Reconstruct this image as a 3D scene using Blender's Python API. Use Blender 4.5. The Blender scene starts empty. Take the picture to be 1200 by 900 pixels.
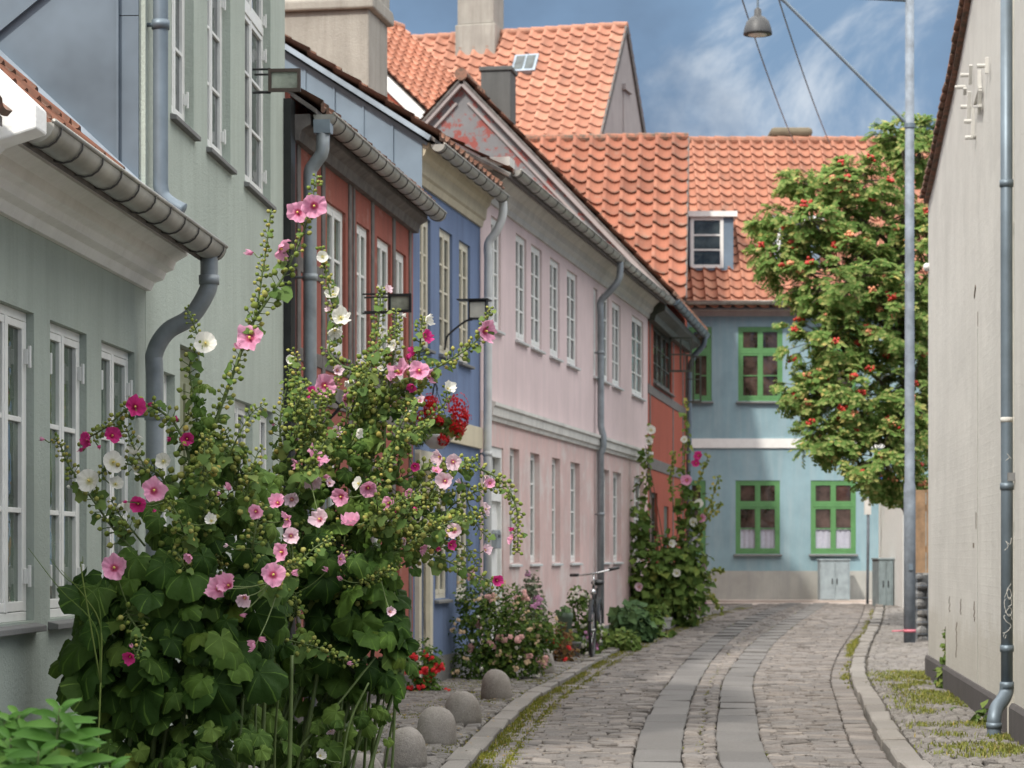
import bpy, math, random
from mathutils import Vector, Matrix, noise
R = math.radians
PI = math.pi
scene = bpy.context.scene
COL = scene.collection
CAMZ = 1.4
FOC = 2800.0          # focal length in photo pixels (1200 wide), horizon at y=650

def at(px, py, Y):
    return Vector(((px - 600) / FOC * Y, Y, CAMZ + (650 - py) * Y / FOC))

def lerp(a, b, t): return a + (b - a) * t

def curve_fn(pts):
    """smooth monotone-ish interpolation through (x, y) knots, straight outside"""
    xs = [p[0] for p in pts]; ys = [p[1] for p in pts]; n = len(xs)
    m = []
    for i in range(n):
        if i == 0: m.append((ys[1]-ys[0])/(xs[1]-xs[0]))
        elif i == n-1: m.append((ys[-1]-ys[-2])/(xs[-1]-xs[-2]))
        else: m.append((ys[i+1]-ys[i-1])/(xs[i+1]-xs[i-1]))
    def f(x):
        if x <= xs[0]: return ys[0] + m[0]*(x-xs[0])
        if x >= xs[-1]: return ys[-1] + m[-1]*(x-xs[-1])
        i = 0
        while x > xs[i+1]: i += 1
        h = xs[i+1]-xs[i]; t = (x-xs[i])/h
        return ((2*t**3-3*t*t+1)*ys[i] + (t**3-2*t*t+t)*h*m[i] + (-2*t**3+3*t*t)*ys[i+1] + (t**3-t*t)*h*m[i+1])
    return f

_gf = curve_fn([(20, 0), (28, 0.0), (36, .10), (41, .20), (46, .29), (52, .36), (58, .37)])
def g(Y):
    if Y < 24: return 0.0
    if Y > 56: return _gf(56)
    return _gf(Y)

# ------------------------------------------------------------------ objects
def T(o, label=None, cat=None, group=None, kind=None):
    if label: o['label'] = label
    if cat: o['category'] = cat
    if group: o['group'] = group
    if kind: o['kind'] = kind
    return o

def empty(name, loc=(0, 0, 0), rz=0.0, label=None, cat=None, group=None):
    o = bpy.data.objects.new(name, None); COL.objects.link(o)
    o.location = loc; o.rotation_euler = (0, 0, rz); o.empty_display_size = .1
    return T(o, label, cat, group)

def copy_tree(o, parent=None):
    c = o.copy(); COL.objects.link(c)
    if parent is not None: c.parent = parent
    for ch in list(o.children): copy_tree(ch, c)
    return c

class MB:
    def __init__(s): s.v = []; s.f = []; s.m = []; s.uv = []; s.anyuv = False
    def add(s, vs, fs, mi=0, uvs=None):
        b = len(s.v); s.v += [tuple(v) for v in vs]
        for k, f in enumerate(fs):
            s.f.append(tuple(b+i for i in f)); s.m.append(mi)
            if uvs is not None: s.uv.append(uvs[k]); s.anyuv = True
            else: s.uv.append(None)
        return s
    def box(s, x0, x1, y0, y1, z0, z1, mi=0, M=None):
        vs = [Vector(p) for p in ((x0,y0,z0),(x1,y0,z0),(x1,y1,z0),(x0,y1,z0),(x0,y0,z1),(x1,y0,z1),(x1,y1,z1),(x0,y1,z1))]
        if M is not None: vs = [M @ v for v in vs]
        return s.add(vs, [(0,3,2,1),(4,5,6,7),(0,1,5,4),(1,2,6,5),(2,3,7,6),(3,0,4,7)], mi)
    def quad(s, a, b, c, d, mi=0): return s.add([a, b, c, d], [(0, 1, 2, 3)], mi)
    def bar(s, a, b, w, h, mi=0, up=Vector((0, 0, 1))):
        a = Vector(a); b = Vector(b); d = (b-a).normalized()
        sx = d.cross(up)
        if sx.length < 1e-4: sx = d.cross(Vector((0, 1, 0)))
        sx.normalize(); sy = sx.cross(d).normalized()
        vs = []
        for p in (a, b):
            for i, j in ((-1,-1),(1,-1),(1,1),(-1,1)): vs.append(p + sx*(i*w/2) + sy*(j*h/2))
        return s.add(vs, [(3,2,1,0),(4,5,6,7),(0,1,5,4),(1,2,6,5),(2,3,7,6),(3,0,4,7)], mi)
    def tube(s, path, r, n=8, mi=0, cap=True):
        P = [Vector(p) for p in path]; k = len(P)
        rr = r if isinstance(r, (list, tuple)) else [r]*k
        t0 = (P[1]-P[0]).normalized()
        ref = Vector((0, 0, 1)) if abs(t0.z) < .9 else Vector((0, 1, 0))
        nx = t0.cross(ref).normalized(); vs = []
        for i in range(k):
            if i == 0: t = P[1]-P[0]
            elif i == k-1: t = P[-1]-P[-2]
            else: t = (P[i+1]-P[i]).normalized() + (P[i]-P[i-1]).normalized()
            if t.length < 1e-9: t = t0.copy()
            t.normalize(); nx = (nx - t*nx.dot(t)).normalized(); ny = t.cross(nx)
            for j in range(n):
                a = 2*PI*j/n; vs.append(P[i] + (nx*math.cos(a) + ny*math.sin(a))*rr[i])
        fs = [(i*n+j, i*n+(j+1) % n, (i+1)*n+(j+1) % n, (i+1)*n+j) for i in range(k-1) for j in range(n)]
        if cap: fs += [tuple(range(n-1, -1, -1)), tuple((k-1)*n+j for j in range(n))]
        return s.add(vs, fs, mi)
    def lathe(s, prof, n=16, M=None, mi=0):
        vs = []
        for r, z in prof:
            for j in range(n):
                a = 2*PI*j/n; v = Vector((r*math.cos(a), r*math.sin(a), z)); vs.append(M @ v if M is not None else v)
        k = len(prof)
        fs = [(i*n+j, i*n+(j+1) % n, (i+1)*n+(j+1) % n, (i+1)*n+j) for i in range(k-1) for j in range(n)]
        fs += [tuple(range(n-1, -1, -1)), tuple((k-1)*n+j for j in range(n))]
        return s.add(vs, fs, mi)
    def prism_x(s, poly, x0, x1, mi=0):
        """closed (y,z) polygon swept along x"""
        n = len(poly)
        vs = [(x0, y, z) for y, z in poly] + [(x1, y, z) for y, z in poly]
        fs = [(i, (i+1) % n, n+(i+1) % n, n+i) for i in range(n)] + [tuple(range(n-1, -1, -1)), tuple(range(n, 2*n))]
        return s.add(vs, fs, mi)
    def prism_y(s, poly, y0, y1, mi=0):
        n = len(poly)
        vs = [(x, y0, z) for x, z in poly] + [(x, y1, z) for x, z in poly]
        fs = [(i, (i+1) % n, n+(i+1) % n, n+i) for i in range(n)] + [tuple(range(n-1, -1, -1)), tuple(range(n, 2*n))]
        return s.add(vs, fs, mi)
    def sphere(s, c, r, n=8, k=6, mi=0, sq=(1, 1, 1)):
        c = Vector(c); vs = [c + Vector((0, 0, -r*sq[2]))]
        for i in range(1, k):
            ph = PI*i/k
            for j in range(n):
                a = 2*PI*j/n
                vs.append(c + Vector((r*sq[0]*math.sin(ph)*math.cos(a), r*sq[1]*math.sin(ph)*math.sin(a), -r*sq[2]*math.cos(ph))))
        vs.append(c + Vector((0, 0, r*sq[2])))
        fs = [(0, 1+(j+1) % n, 1+j) for j in range(n)]
        for i in range(k-2):
            for j in range(n): fs.append((1+i*n+j, 1+i*n+(j+1) % n, 1+(i+1)*n+(j+1) % n, 1+(i+1)*n+j))
        b = 1+(k-2)*n
        fs += [(b+j, b+(j+1) % n, len(vs)-1) for j in range(n)]
        return s.add(vs, fs, mi)
    def build(s, name, mats, parent=None, smooth=False, bevel=0, loc=None, rot=None):
        me = bpy.data.meshes.new(name); me.from_pydata(s.v, [], s.f)
        mats = mats if isinstance(mats, (list, tuple)) else [mats]
        for m in mats: me.materials.append(m)
        if len(mats) > 1: me.polygons.foreach_set('material_index', s.m)
        if s.anyuv:
            uvl = me.uv_layers.new(name='UVMap')
            for p, u in zip(me.polygons, s.uv):
                if u is None: continue
                for li, c in zip(p.loop_indices, u): uvl.data[li].uv = c
        if smooth: me.polygons.foreach_set('use_smooth', [True]*len(me.polygons))
        me.update()
        o = bpy.data.objects.new(name, me); COL.objects.link(o)
        if parent is not None: o.parent = parent
        if loc is not None: o.location = loc
        if rot is not None: o.rotation_euler = rot
        if bevel:
            b = o.modifiers.new('bevel', 'BEVEL'); b.width = bevel; b.segments = 2; b.limit_method = 'ANGLE'; b.angle_limit = R(40)
        return o

def spline(pts, per=6):
    P = [Vector(p) for p in pts]
    if len(P) < 3: return [P[0].lerp(P[1], i/per) for i in range(per+1)]
    P = [P[0]*2-P[1]] + P + [P[-1]*2-P[-2]]; out = []
    for i in range(1, len(P)-2):
        a, b, c, d = P[i-1:i+3]
        for k in range(per):
            t = k/per
            out.append(.5*((2*b)+(c-a)*t+(2*a-5*b+4*c-d)*t*t+(3*b-a-3*c+d)*t**3))
    out.append(P[-2]); return out

# ------------------------------------------------------------------ materials
class NT:
    def __init__(s, name):
        s.mat = bpy.data.materials.new(name); s.mat.use_nodes = True
        s.n = s.mat.node_tree.nodes; s.l = s.mat.node_tree.links
        s.b = s.n['Principled BSDF']; s.out = s.n['Material Output']
    def new(s, t, **kw):
        o = s.n.new(t)
        for k, v in kw.items():
            if k.startswith('i_'):
                key = k[2:].replace('_', ' ')
                o.inputs[key].default_value = v
            else: setattr(o, k, v)
        return o
    def link(s, a, b): s.l.new(a, b)
    def set(s, **kw):
        for k, v in kw.items(): s.b.inputs[k.replace('_', ' ')].default_value = v
    def coord(s, scale=(1, 1, 1), kind='Object', rot=(0, 0, 0)):
        tc = s.new('ShaderNodeTexCoord'); mp = s.new('ShaderNodeMapping')
        mp.inputs['Scale'].default_value = scale; mp.inputs['Rotation'].default_value = rot
        s.link(tc.outputs[kind], mp.inputs['Vector']); return mp.outputs['Vector']
    def noise(s, scale, detail=4, rough=.6, vec=None, stretch=(1, 1, 1)):
        nz = s.new('ShaderNodeTexNoise'); nz.inputs['Scale'].default_value = scale
        nz.inputs['Detail'].default_value = detail; nz.inputs['Roughness'].default_value = rough
        s.link(vec if vec is not None else s.coord(stretch), nz.inputs['Vector']); return nz.outputs['Fac']
    def ramp(s, fac, stops):
        r = s.new('ShaderNodeValToRGB'); e = r.color_ramp.elements
        while len(e) < len(stops): e.new(.5)
        for el, (p, c) in zip(e, stops):
            el.position = p; el.color = (c, c, c, 1) if isinstance(c, (int, float)) else (*c, 1)
        s.link(fac, r.inputs['Fac']); return r.outputs['Color']
    def mix(s, fac, a, b, mode='MIX'):
        m = s.new('ShaderNodeMix', data_type='RGBA', blend_type=mode)
        for sock, v in ((m.inputs[0], fac), (m.inputs[6], a), (m.inputs[7], b)):
            if hasattr(v, 'is_linked'): s.link(v, sock)
            elif isinstance(v, (int, float)): sock.default_value = v
            else: sock.default_value = (*v, 1)
        return m.outputs[2]
    def math(s, op, a, b=0.0):
        m = s.new('ShaderNodeMath', operation=op)
        for sock, v in ((m.inputs[0], a), (m.inputs[1], b)):
            if hasattr(v, 'is_linked'): s.link(v, sock)
            else: sock.default_value = v
        return m.outputs[0]
    def bump(s, h, strength=.3, dist=.01):
        b = s.new('ShaderNodeBump'); b.inputs['Strength'].default_value = strength; b.inputs['Distance'].default_value = dist
        s.link(h, b.inputs['Height']); s.link(b.outputs['Normal'], s.b.inputs['Normal']); return b
    def color(s, c): s.link(c, s.b.inputs['Base Color'])

def scl(c, k): return tuple(min(1, x*k) for x in c)

def m_plain(name, c, rough=.5, metal=0.0, var=.15, nscale=6, bump=0.0, bscale=60):
    t = NT(name); t.set(Roughness=rough, Metallic=metal)
    n = t.noise(nscale); t.color(t.mix(t.ramp(n, [(.3, 0), (.7, 1)]), scl(c, 1-var), scl(c, 1+var)))
    if bump: t.bump(t.noise(bscale), bump, .004)
    return t.mat

def m_plaster(name, c, dirt=.25, streak=.25, bump=.35, dirtcol=None, brush=None, bt=(.56, .66, 3.1)):
    t = NT(name); t.set(Roughness=.85)
    t.b.inputs['Specular IOR Level'].default_value = .25
    big = t.ramp(t.noise(.9, 6, .65), [(.25, 0), (.75, 1)])
    base = t.mix(big, scl(c, 1-dirt*.6), scl(c, 1+dirt*.35))
    stn = t.ramp(t.noise(2.2, 5, .7, stretch=(2.6, 2.6, .22)), [(.45, 0), (.72, 1)])
    dc = dirtcol or scl(c, .62)
    base = t.mix(t.math('MULTIPLY', stn, streak), base, dc)
    spk = t.ramp(t.noise(34, 3, .7), [(.62, 0), (.75, 1)])
    base = t.mix(t.math('MULTIPLY', spk, .18), base, scl(c, .55))
    if brush:
        base = t.mix(t.math('MULTIPLY', t.ramp(t.noise(bt[2], 7, .7), [(bt[0], 0), (bt[1], 1)]), brush[1]), base, brush[0])
    chip = t.ramp(t.noise(5.5, 9, .75), [(.66, 0), (.70, 1)])
    base = t.mix(t.math('MULTIPLY', chip, .35), base, scl(c, 1.3))
    fine = t.ramp(t.noise(1.7, 8, .75, stretch=(9, 9, .5)), [(.52, 0), (.75, 1)])
    base = t.mix(t.math('MULTIPLY', fine, streak*.6), base, scl(c, .7))
    t.color(base)
    h = t.mix(.5, t.noise(45, 5, .7), t.mix(.5, t.noise(7, 4, .6), t.noise(2.2, 3, .5)))
    t.bump(h, bump, .02)
    return t.mat

def m_leaf(name, c1, c2, c3, rough=.5, trans=.25, vein=False):
    t = NT(name); t.set(Roughness=min(1, rough+.15))
    t.b.inputs['Specular IOR Level'].default_value = .15
    ge = t.new('ShaderNodeNewGeometry')
    base = t.ramp(ge.outputs['Random Per Island'], [(0, c1), (.55, c2), (.93, c3), (1, (c3[0]*1.4, c3[1]*1.12, c3[2]*1.0))])
    base = t.mix(t.math('MULTIPLY', t.ramp(t.noise(14, 3), [(.4, 0), (.7, 1)]), .35), base, scl(c2, .7))
    if vein:
        uv = t.new('ShaderNodeUVMap'); sp = t.new('ShaderNodeSeparateXYZ'); t.link(uv.outputs['UV'], sp.inputs[0])
        fr = t.math('ABSOLUTE', t.math('SUBTRACT', t.math('FRACT', sp.outputs[0]), .5))
        vm = t.math('GREATER_THAN', t.math('ADD', fr, t.math('MULTIPLY', sp.outputs[1], .022)), .487)
        fine = t.noise(55, 2)
        base = t.mix(t.math('MULTIPLY', vm, .5), base, scl(c3, 1.9))
        t.bump(t.mix(.35, t.noise(45, 4), t.math('MULTIPLY', fr, 1.6)), .55, .012)
    t.color(base)
    tr = t.new('ShaderNodeBsdfTranslucent'); t.link(base, tr.inputs['Color'])
    mx = t.new('ShaderNodeMixShader'); mx.inputs[0].default_value = trans
    t.link(t.b.outputs[0], mx.inputs[1]); t.link(tr.outputs[0], mx.inputs[2]); t.link(mx.outputs[0], t.out.inputs['Surface'])
    return t.mat

def m_petal(name, cc, cm, ce, trans=.35):
    """petal colour by distance from the throat (uv.y)"""
    t = NT(name); t.set(Roughness=.6)
    t.b.inputs['Specular IOR Level'].default_value = .2
    uv = t.new('ShaderNodeUVMap'); sp = t.new('ShaderNodeSeparateXYZ'); t.link(uv.outputs['UV'], sp.inputs[0])
    base = t.ramp(sp.outputs[1], [(.0, cc), (.24, cc), (.42, cm), (.95, ce)])
    w = t.new('ShaderNodeTexNoise'); w.inputs['Scale'].default_value = 3
    mp = t.new('ShaderNodeMapping'); mp.inputs['Scale'].default_value = (9, .5, 1); t.link(uv.outputs['UV'], mp.inputs['Vector']); t.link(mp.outputs[0], w.inputs['Vector'])
    base = t.mix(t.math('MULTIPLY', t.ramp(w.outputs['Fac'], [(.45, 0), (.65, 1)]), .4), base, scl(cm, .8))
    t.color(base); t.bump(w.outputs['Fac'], .3, .004)
    tr = t.new('ShaderNodeBsdfTranslucent'); t.link(base, tr.inputs['Color'])
    mx = t.new('ShaderNodeMixShader'); mx.inputs[0].default_value = trans
    t.link(t.b.outputs[0], mx.inputs[1]); t.link(tr.outputs[0], mx.inputs[2]); t.link(mx.outputs[0], t.out.inputs['Surface'])
    return t.mat

def m_tile(name, c, moss=0.0, var=1.0):
    t = NT(name); t.set(Roughness=.85)
    uv = t.new('ShaderNodeUVMap'); fl = t.new('ShaderNodeVectorMath', operation='FLOOR'); t.link(uv.outputs['UV'], fl.inputs[0])
    wn = t.new('ShaderNodeTexWhiteNoise', noise_dimensions='2D'); t.link(fl.outputs[0], wn.inputs['Vector'])
    base = t.ramp(wn.outputs['Value'], [(0, scl(c, 1-.32*var)), (.35, scl(c, 1-.1*var)), (.75, scl(c, 1.08)), (1, scl((c[0], c[1]*1.12, c[2]*1.15), 1.12))])
    n = t.noise(5, 5, .7)
    base = t.mix(t.math('MULTIPLY', t.ramp(n, [(.5, 0), (.72, 1)]), .4), base, scl(c, .55))
    if moss:
        fr = t.new('ShaderNodeVectorMath', operation='FRACTION'); t.link(uv.outputs['UV'], fr.inputs[0])
        sp = t.new('ShaderNodeSeparateXYZ'); t.link(fr.outputs[0], sp.inputs[0])
        edge = t.ramp(sp.outputs[1], [(0, 1), (.3, 0)])
        k = t.math('MULTIPLY', edge, t.ramp(t.noise(9, 4, .8), [(.42, 0), (.6, 1)]))
        base = t.mix(t.math('MULTIPLY', k, moss), base, (.09, .075, .055))
    lich = t.ramp(t.noise(2.4, 8, .75), [(.56, 0), (.66, 1)])
    base = t.mix(t.math('MULTIPLY', lich, .35), base, (.26, .215, .17))
    soot = t.ramp(t.noise(.8, 6, .7), [(.5, 0), (.75, 1)])
    base = t.mix(t.math('MULTIPLY', soot, .35), base, scl(c, .5))
    t.color(base); t.bump(t.noise(30, 4), .25, .006)
    return t.mat

def m_stone(name, cols, rough=.8, dirt=(.10, .09, .07), dirtk=.4, bump=.5):
    t = NT(name); t.set(Roughness=rough)
    ge = t.new('ShaderNodeNewGeometry'); k = len(cols)
    base = t.ramp(ge.outputs['Random Per Island'], [(i/(k-1), c) for i, c in enumerate(cols)])
    base = t.mix(t.math('MULTIPLY', t.ramp(t.noise(1.6, 5, .7), [(.4, 0), (.7, 1)]), dirtk), base, dirt)
    sp = t.noise(70, 3, .85)
    base = t.mix(t.math('MULTIPLY', t.ramp(sp, [(.30, 1), (.46, 0)]), .5), base, scl(cols[0], .45))
    base = t.mix(t.math('MULTIPLY', t.ramp(sp, [(.54, 0), (.68, 1)]), .45), base, scl(cols[-1], 1.5))
    t.color(base); t.bump(t.mix(.5, t.noise(30, 5, .7), sp), bump, .012)
    return t.mat

def m_glass(name, tint=(.014, .018, .018), wav=.16, rough=.02):
    t = NT(name); t.set(Roughness=rough)
    t.b.inputs['Specular IOR Level'].default_value = .75
    n = t.noise(3.1, 3, .55)
    t.color(t.mix(t.ramp(t.noise(2.6, 5), [(.38, 0), (.64, 1)]), tint, scl(tint, 5.0)))
    t.bump(n, wav, .06)
    return t.mat

M = {}
M['sage'] = m_plaster('sage_plaster', (.41, .46, .41), .30, .5, .7, (.29, .32, .28))
M['sage_tall'] = m_plaster('pale_sage_plaster', (.42, .47, .415), .28, .55, .7, (.31, .345, .295))
M['red'] = m_plaster('red_plaster', (.33, .105, .078), .45, .4, .8, (.14, .06, .05), ((.40, .23, .195), .6))
M['blue'] = m_plaster('blue_plaster', (.15, .205, .335), .3, .45, .35, (.085, .105, .16))
M['pink'] = m_plaster('pink_plaster', (.67, .535, .53), .25, .6, .45, (.52, .43, .42))
M['pink_low'] = m_plaster('damp_pink_plaster', (.63, .45, .42), .45, .7, .55, (.50, .42, .40), ((.62, .56, .53), .75), (.50, .62, 1.5))
M['red2'] = m_plaster('bright_red_plaster', (.34, .080, .048), .35, .45, .5, (.2, .06, .04))
M['farblue'] = m_plaster('light_blue_plaster', (.245, .365, .405), .4, .55, .4, (.34, .41, .43))
M['plinth_beige'] = m_plaster('beige_plinth', (.40, .395, .36), .5, .5, .4, (.25, .26, .26))
M['cream'] = m_plaster('cream_paint', (.56, .50, .37), .3, .4, .25, (.33, .29, .21))
M['white_trim'] = m_plaster('white_trim', (.85, .845, .82), .2, .3, .35, (.55, .54, .50))
M['grey_trim'] = m_plaster('grey_white_trim', (.60, .585, .545), .35, .5, .35, (.36, .35, .33))
M['right_wall'] = m_plaster('painted_brick', (.60, .575, .51), .2, .3, .45, (.48, .44, .37))
def m_wall(name, c):
    t = NT(name); t.set(Roughness=.85); t.b.inputs['Specular IOR Level'].default_value = .25
    v = t.coord()
    br = t.new('ShaderNodeTexBrick'); br.inputs['Scale'].default_value = 1; br.inputs['Brick Width'].default_value = .24; br.inputs['Row Height'].default_value = .072; br.inputs['Mortar Size'].default_value = .008; br.inputs['Mortar Smooth'].default_value = .6
    mp = t.new('ShaderNodeMapping'); mp.inputs['Rotation'].default_value = (R(90), 0, 0); t.link(v, mp.inputs['Vector']); t.link(mp.outputs[0], br.inputs['Vector'])
    base = t.mix(t.ramp(t.noise(.7, 7, .7), [(.3, 0), (.7, 1)]), scl(c, .84), scl(c, 1.06))
    patch = t.ramp(t.noise(1.3, 3, .5), [(.56, 0), (.575, 1)]); base = t.mix(t.math('MULTIPLY', patch, .28), base, scl(c, 1.12))
    run = t.ramp(t.noise(2.5, 6, .72, stretch=(3.2, 3.2, .16)), [(.48, 0), (.72, 1)]); base = t.mix(t.math('MULTIPLY', run, .26), base, (.40, .385, .35))
    chip = t.ramp(t.noise(7, 8, .75), [(.66, 0), (.69, 1)]); base = t.mix(t.math('MULTIPLY', chip, .55), base, (.33, .30, .255))
    hair = t.new('ShaderNodeTexVoronoi', feature='DISTANCE_TO_EDGE'); hair.inputs['Scale'].default_value = .75
    wv = t.new('ShaderNodeMix', data_type='VECTOR'); wv.inputs[0].default_value = .12; t.link(v, wv.inputs[4]); nn = t.new('ShaderNodeTexNoise'); nn.inputs['Scale'].default_value = 3; nn.inputs['Detail'].default_value = 6; t.link(v, nn.inputs['Vector']); t.link(nn.outputs['Color'], wv.inputs[5]); t.link(wv.outputs[1], hair.inputs['Vector'])
    base = t.mix(t.math('MULTIPLY', t.ramp(hair.outputs['Distance'], [(0, 1), (.004, 0)]), .2), base, (.25, .23, .2))
    sp = t.new('ShaderNodeSeparateXYZ'); t.link(v, sp.inputs[0])
    z = t.math('SUBTRACT', sp.outputs[2], t.math('MULTIPLY', t.noise(3.5, 6, .7), 1.3))
    base = t.mix(t.math('MULTIPLY', t.ramp(z, [(.0, 1), (.25, 0)]), .4), base, (.40, .37, .30))
    t.color(base)
    h = t.mix(.025, t.mix(.6, t.noise(24, 6, .75), t.noise(3.5, 4, .6)), br.outputs['Fac'])
    t.bump(h, .7, .018); return t.mat
M['right_wall'] = m_wall('old_painted_brick', (.585, .57, .53))
M['plinth_dark'] = m_plaster('tarred_plinth', (.085, .077, .076), .3, .3, .4, (.14, .13, .12))
M['plinth_grey'] = m_plaster('grey_plinth', (.20, .20, .195), .3, .3, .4)
M['far_wall'] = m_plaster('grey_render', (.38, .34, .33), .3, .4, .3)
M['white'] = m_plain('white_paint', (.74, .74, .71), .45, 0, .06, 9, .15, 80)
M['cream_paint'] = m_plain('cream_gloss', (.62, .57, .45), .45, 0, .1, 7, .1)
M['cream_door'] = m_plain('pale_cream_paint', (.66, .62, .52), .45, 0, .1, 5, .1)
M['green_frame'] = m_plain('green_paint', (.10, .25, .09), .45, 0, .12, 6, .1)
M['olive'] = m_plain('olive_paint', (.20, .21, .12), .5, 0, .1, 5, .1)
M['timber'] = m_plain('tarred_timber', (.125, .112, .103), .75, 0, .35, 8, .5, 40)
M['dark_green'] = m_plain('dark_green_wood', (.055, .06, .045), .6, 0, .4, 9, .4)
M['black'] = m_plain('black_metal', (.02, .021, .022), .45, .2, .2)
M['zinc'] = m_plain('zinc_sheet', (.30, .36, .42), .55, .3, .3, 2.4, .15, 6)
M['zinc_wall'] = m_plain('weathered_zinc_sheet', (.185, .245, .305), .55, .35, .22, 1.1, .15, 4)
M['zinc_gable'] = m_plain('dark_zinc_sheet', (.125, .16, .195), .6, .25, .28, 1.3, .15, 4)
M['zinc_dark'] = m_plain('dark_zinc_pipe', (.16, .20, .235), .5, .4, .15, 4)
M['zinc_pipe'] = m_plain('zinc_pipe', (.25, .275, .29), .5, .35, .3, 4, .15, 20)
M['gutter'] = m_plain('zinc_gutter', (.36, .35, .32), .45, .5, .3, 3.5)
M['gutter_iron'] = m_plain('gutter_iron', (.07, .065, .06), .6, .3, .2)
M['pipe_white'] = m_plain('painted_pipe', (.52, .53, .52), .5, 0, .12, 5)
M['steel'] = m_plain('galvanised_steel', (.20, .23, .265), .65, .1, .3, 6, .3, 30)
M['chrome'] = m_plain('brushed_alloy', (.6, .6, .6), .25, .9, .05)
M['glass'] = m_glass('window_glass')
M['glass_green'] = m_glass('garden_window_glass', (.026, .036, .026), .1)
M['glass_brown'] = m_glass('brown_window_glass', (.02, .013, .011))
M['tile'] = m_tile('old_red_tile', (.25, .115, .075), .9)
M['tile_big'] = m_tile('salmon_tile', (.43, .19, .122), .35, .5)
M['tile_mid'] = m_tile('mossy_orange_tile', (.315, .114, .066), 1.0, .9)
M['tile_far'] = m_tile('orange_tile', (.365, .15, .092), .5, .6)
M['mortar'] = m_plain('lime_mortar', (.36, .33, .29), .9, 0, .3, 9, .6, 30)
M['chimney'] = m_plaster('weathered_chimney', (.40, .375, .33), .5, .6, .7, (.22, .2, .17))
M['chimney_dark'] = m_plaster('sooty_chimney', (.13, .13, .125), .4, .5, .7)
M['peel'] = m_plaster('peeling_grey_paint', (.225, .225, .23), .4, .4, .6, (.2, .19, .19), ((.30, .075, .06), .9), (.515, .56, 3.4))
M['cobble'] = m_stone('granite_setts', [(.085, .072, .063), (.15, .131, .117), (.12, .11, .103), (.23, .20, .174), (.135, .113, .097), (.18, .162, .149)], .75, (.07, .062, .055), .55)
M['cobble2'] = m_stone('small_setts', [(.11, .10, .09), (.18, .165, .15), (.145, .132, .124), (.22, .20, .18)], .8, (.085, .075, .058), .55)
M['slab'] = m_stone('granite_slab', [(.092, .086, .081), (.148, .139, .131), (.115, .109, .104), (.182, .171, .161)], .75, (.085, .078, .07), .6, .5)
M['kerbstone'] = m_stone('kerb_granite', [(.15, .136, .122), (.23, .21, .188), (.185, .17, .152)], .8, (.13, .115, .095), .55, .5)
M['dirt'] = m_plain('joint_dirt', (.060, .050, .036), .95, 0, .4, 3, .5, 40)
M['boulder'] = m_stone('bollard_granite', [(.22, .19, .165), (.28, .25, .22), (.25, .235, .22)], .8, (.10, .088, .065), .75, .9)
M['sandstone'] = m_plain('pale_paving', (.42, .36, .32), .85, 0, .15, 3, .3)
M['wood'] = m_plain('fence_wood', (.25, .155, .085), .7, 0, .3, 8, .3)
M['bark'] = m_plain('bark', (.11, .085, .06), .9, 0, .3, 8, .6)
# ================================================================== building helpers
class Facade:
    """a straight street front: starts at depth Y0, drifts dr metres in X per metre of depth"""
    def __init__(s, Y0, X0, dr, Y1):
        s.Y0, s.X0, s.dr, s.Y1 = Y0, X0, dr, Y1
        s.k = math.sqrt(1+dr*dr); s.L = (Y1-Y0)*s.k
        s.rz = math.atan2(1, dr)
    def Y(s, px): return (s.X0 - s.dr*s.Y0) / ((px-600)/FOC - s.dr)
    def u(s, px): return (s.Y(px)-s.Y0)*s.k
    def z(s, px, py): return CAMZ + (650-py)*s.Y(px)/FOC
    def X1(s): return s.X0 + s.dr*(s.Y1-s.Y0)

def wall_grid(mb, L, z0, z1, ops, dep=.12, x0=0.0, mi=0, y=0.0, mid=None):
    """front wall in the plane y with real openings and reveals; mid: (z, mi) lower zone with another material"""
    xs = sorted({x0, L} | {o[0] for o in ops} | {o[0]+o[2] for o in ops})
    zs = sorted({z0, z1} | {o[1] for o in ops} | {o[1]+o[3] for o in ops} | ({mid[0]} if mid else set()))
    xs = [x for x in xs if x0-1e-6 <= x <= L+1e-6]; zs = [z for z in zs if z0-1e-6 <= z <= z1+1e-6]
    for i in range(len(xs)-1):
        for j in range(len(zs)-1):
            cx, cz = (xs[i]+xs[i+1])/2, (zs[j]+zs[j+1])/2
            if any(o[0] < cx < o[0]+o[2] and o[1] < cz < o[1]+o[3] for o in ops): continue
            m = mid[1] if mid and cz < mid[0] else mi
            mb.quad((xs[i], y, zs[j]), (xs[i+1], y, zs[j]), (xs[i+1], y, zs[j+1]), (xs[i], y, zs[j+1]), m)
    for o in ops:
        a, b, c, d = o[0], o[0]+o[2], o[1], o[1]+o[3]; dp = o[4] if len(o) > 4 else dep; Y = y+dp
        m = mid[1] if mid and (c+d)/2 < mid[0] else mi
        mb.quad((b, y, c), (b, Y, c), (b, Y, d), (b, y, d), m); mb.quad((a, Y, c), (a, y, c), (a, y, d), (a, Y, d), m)
        mb.quad((a, y, d), (b, y, d), (b, Y, d), (a, Y, d), m); mb.quad((a, Y, c), (b, Y, c), (b, y, c), (a, y, c), m)

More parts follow.
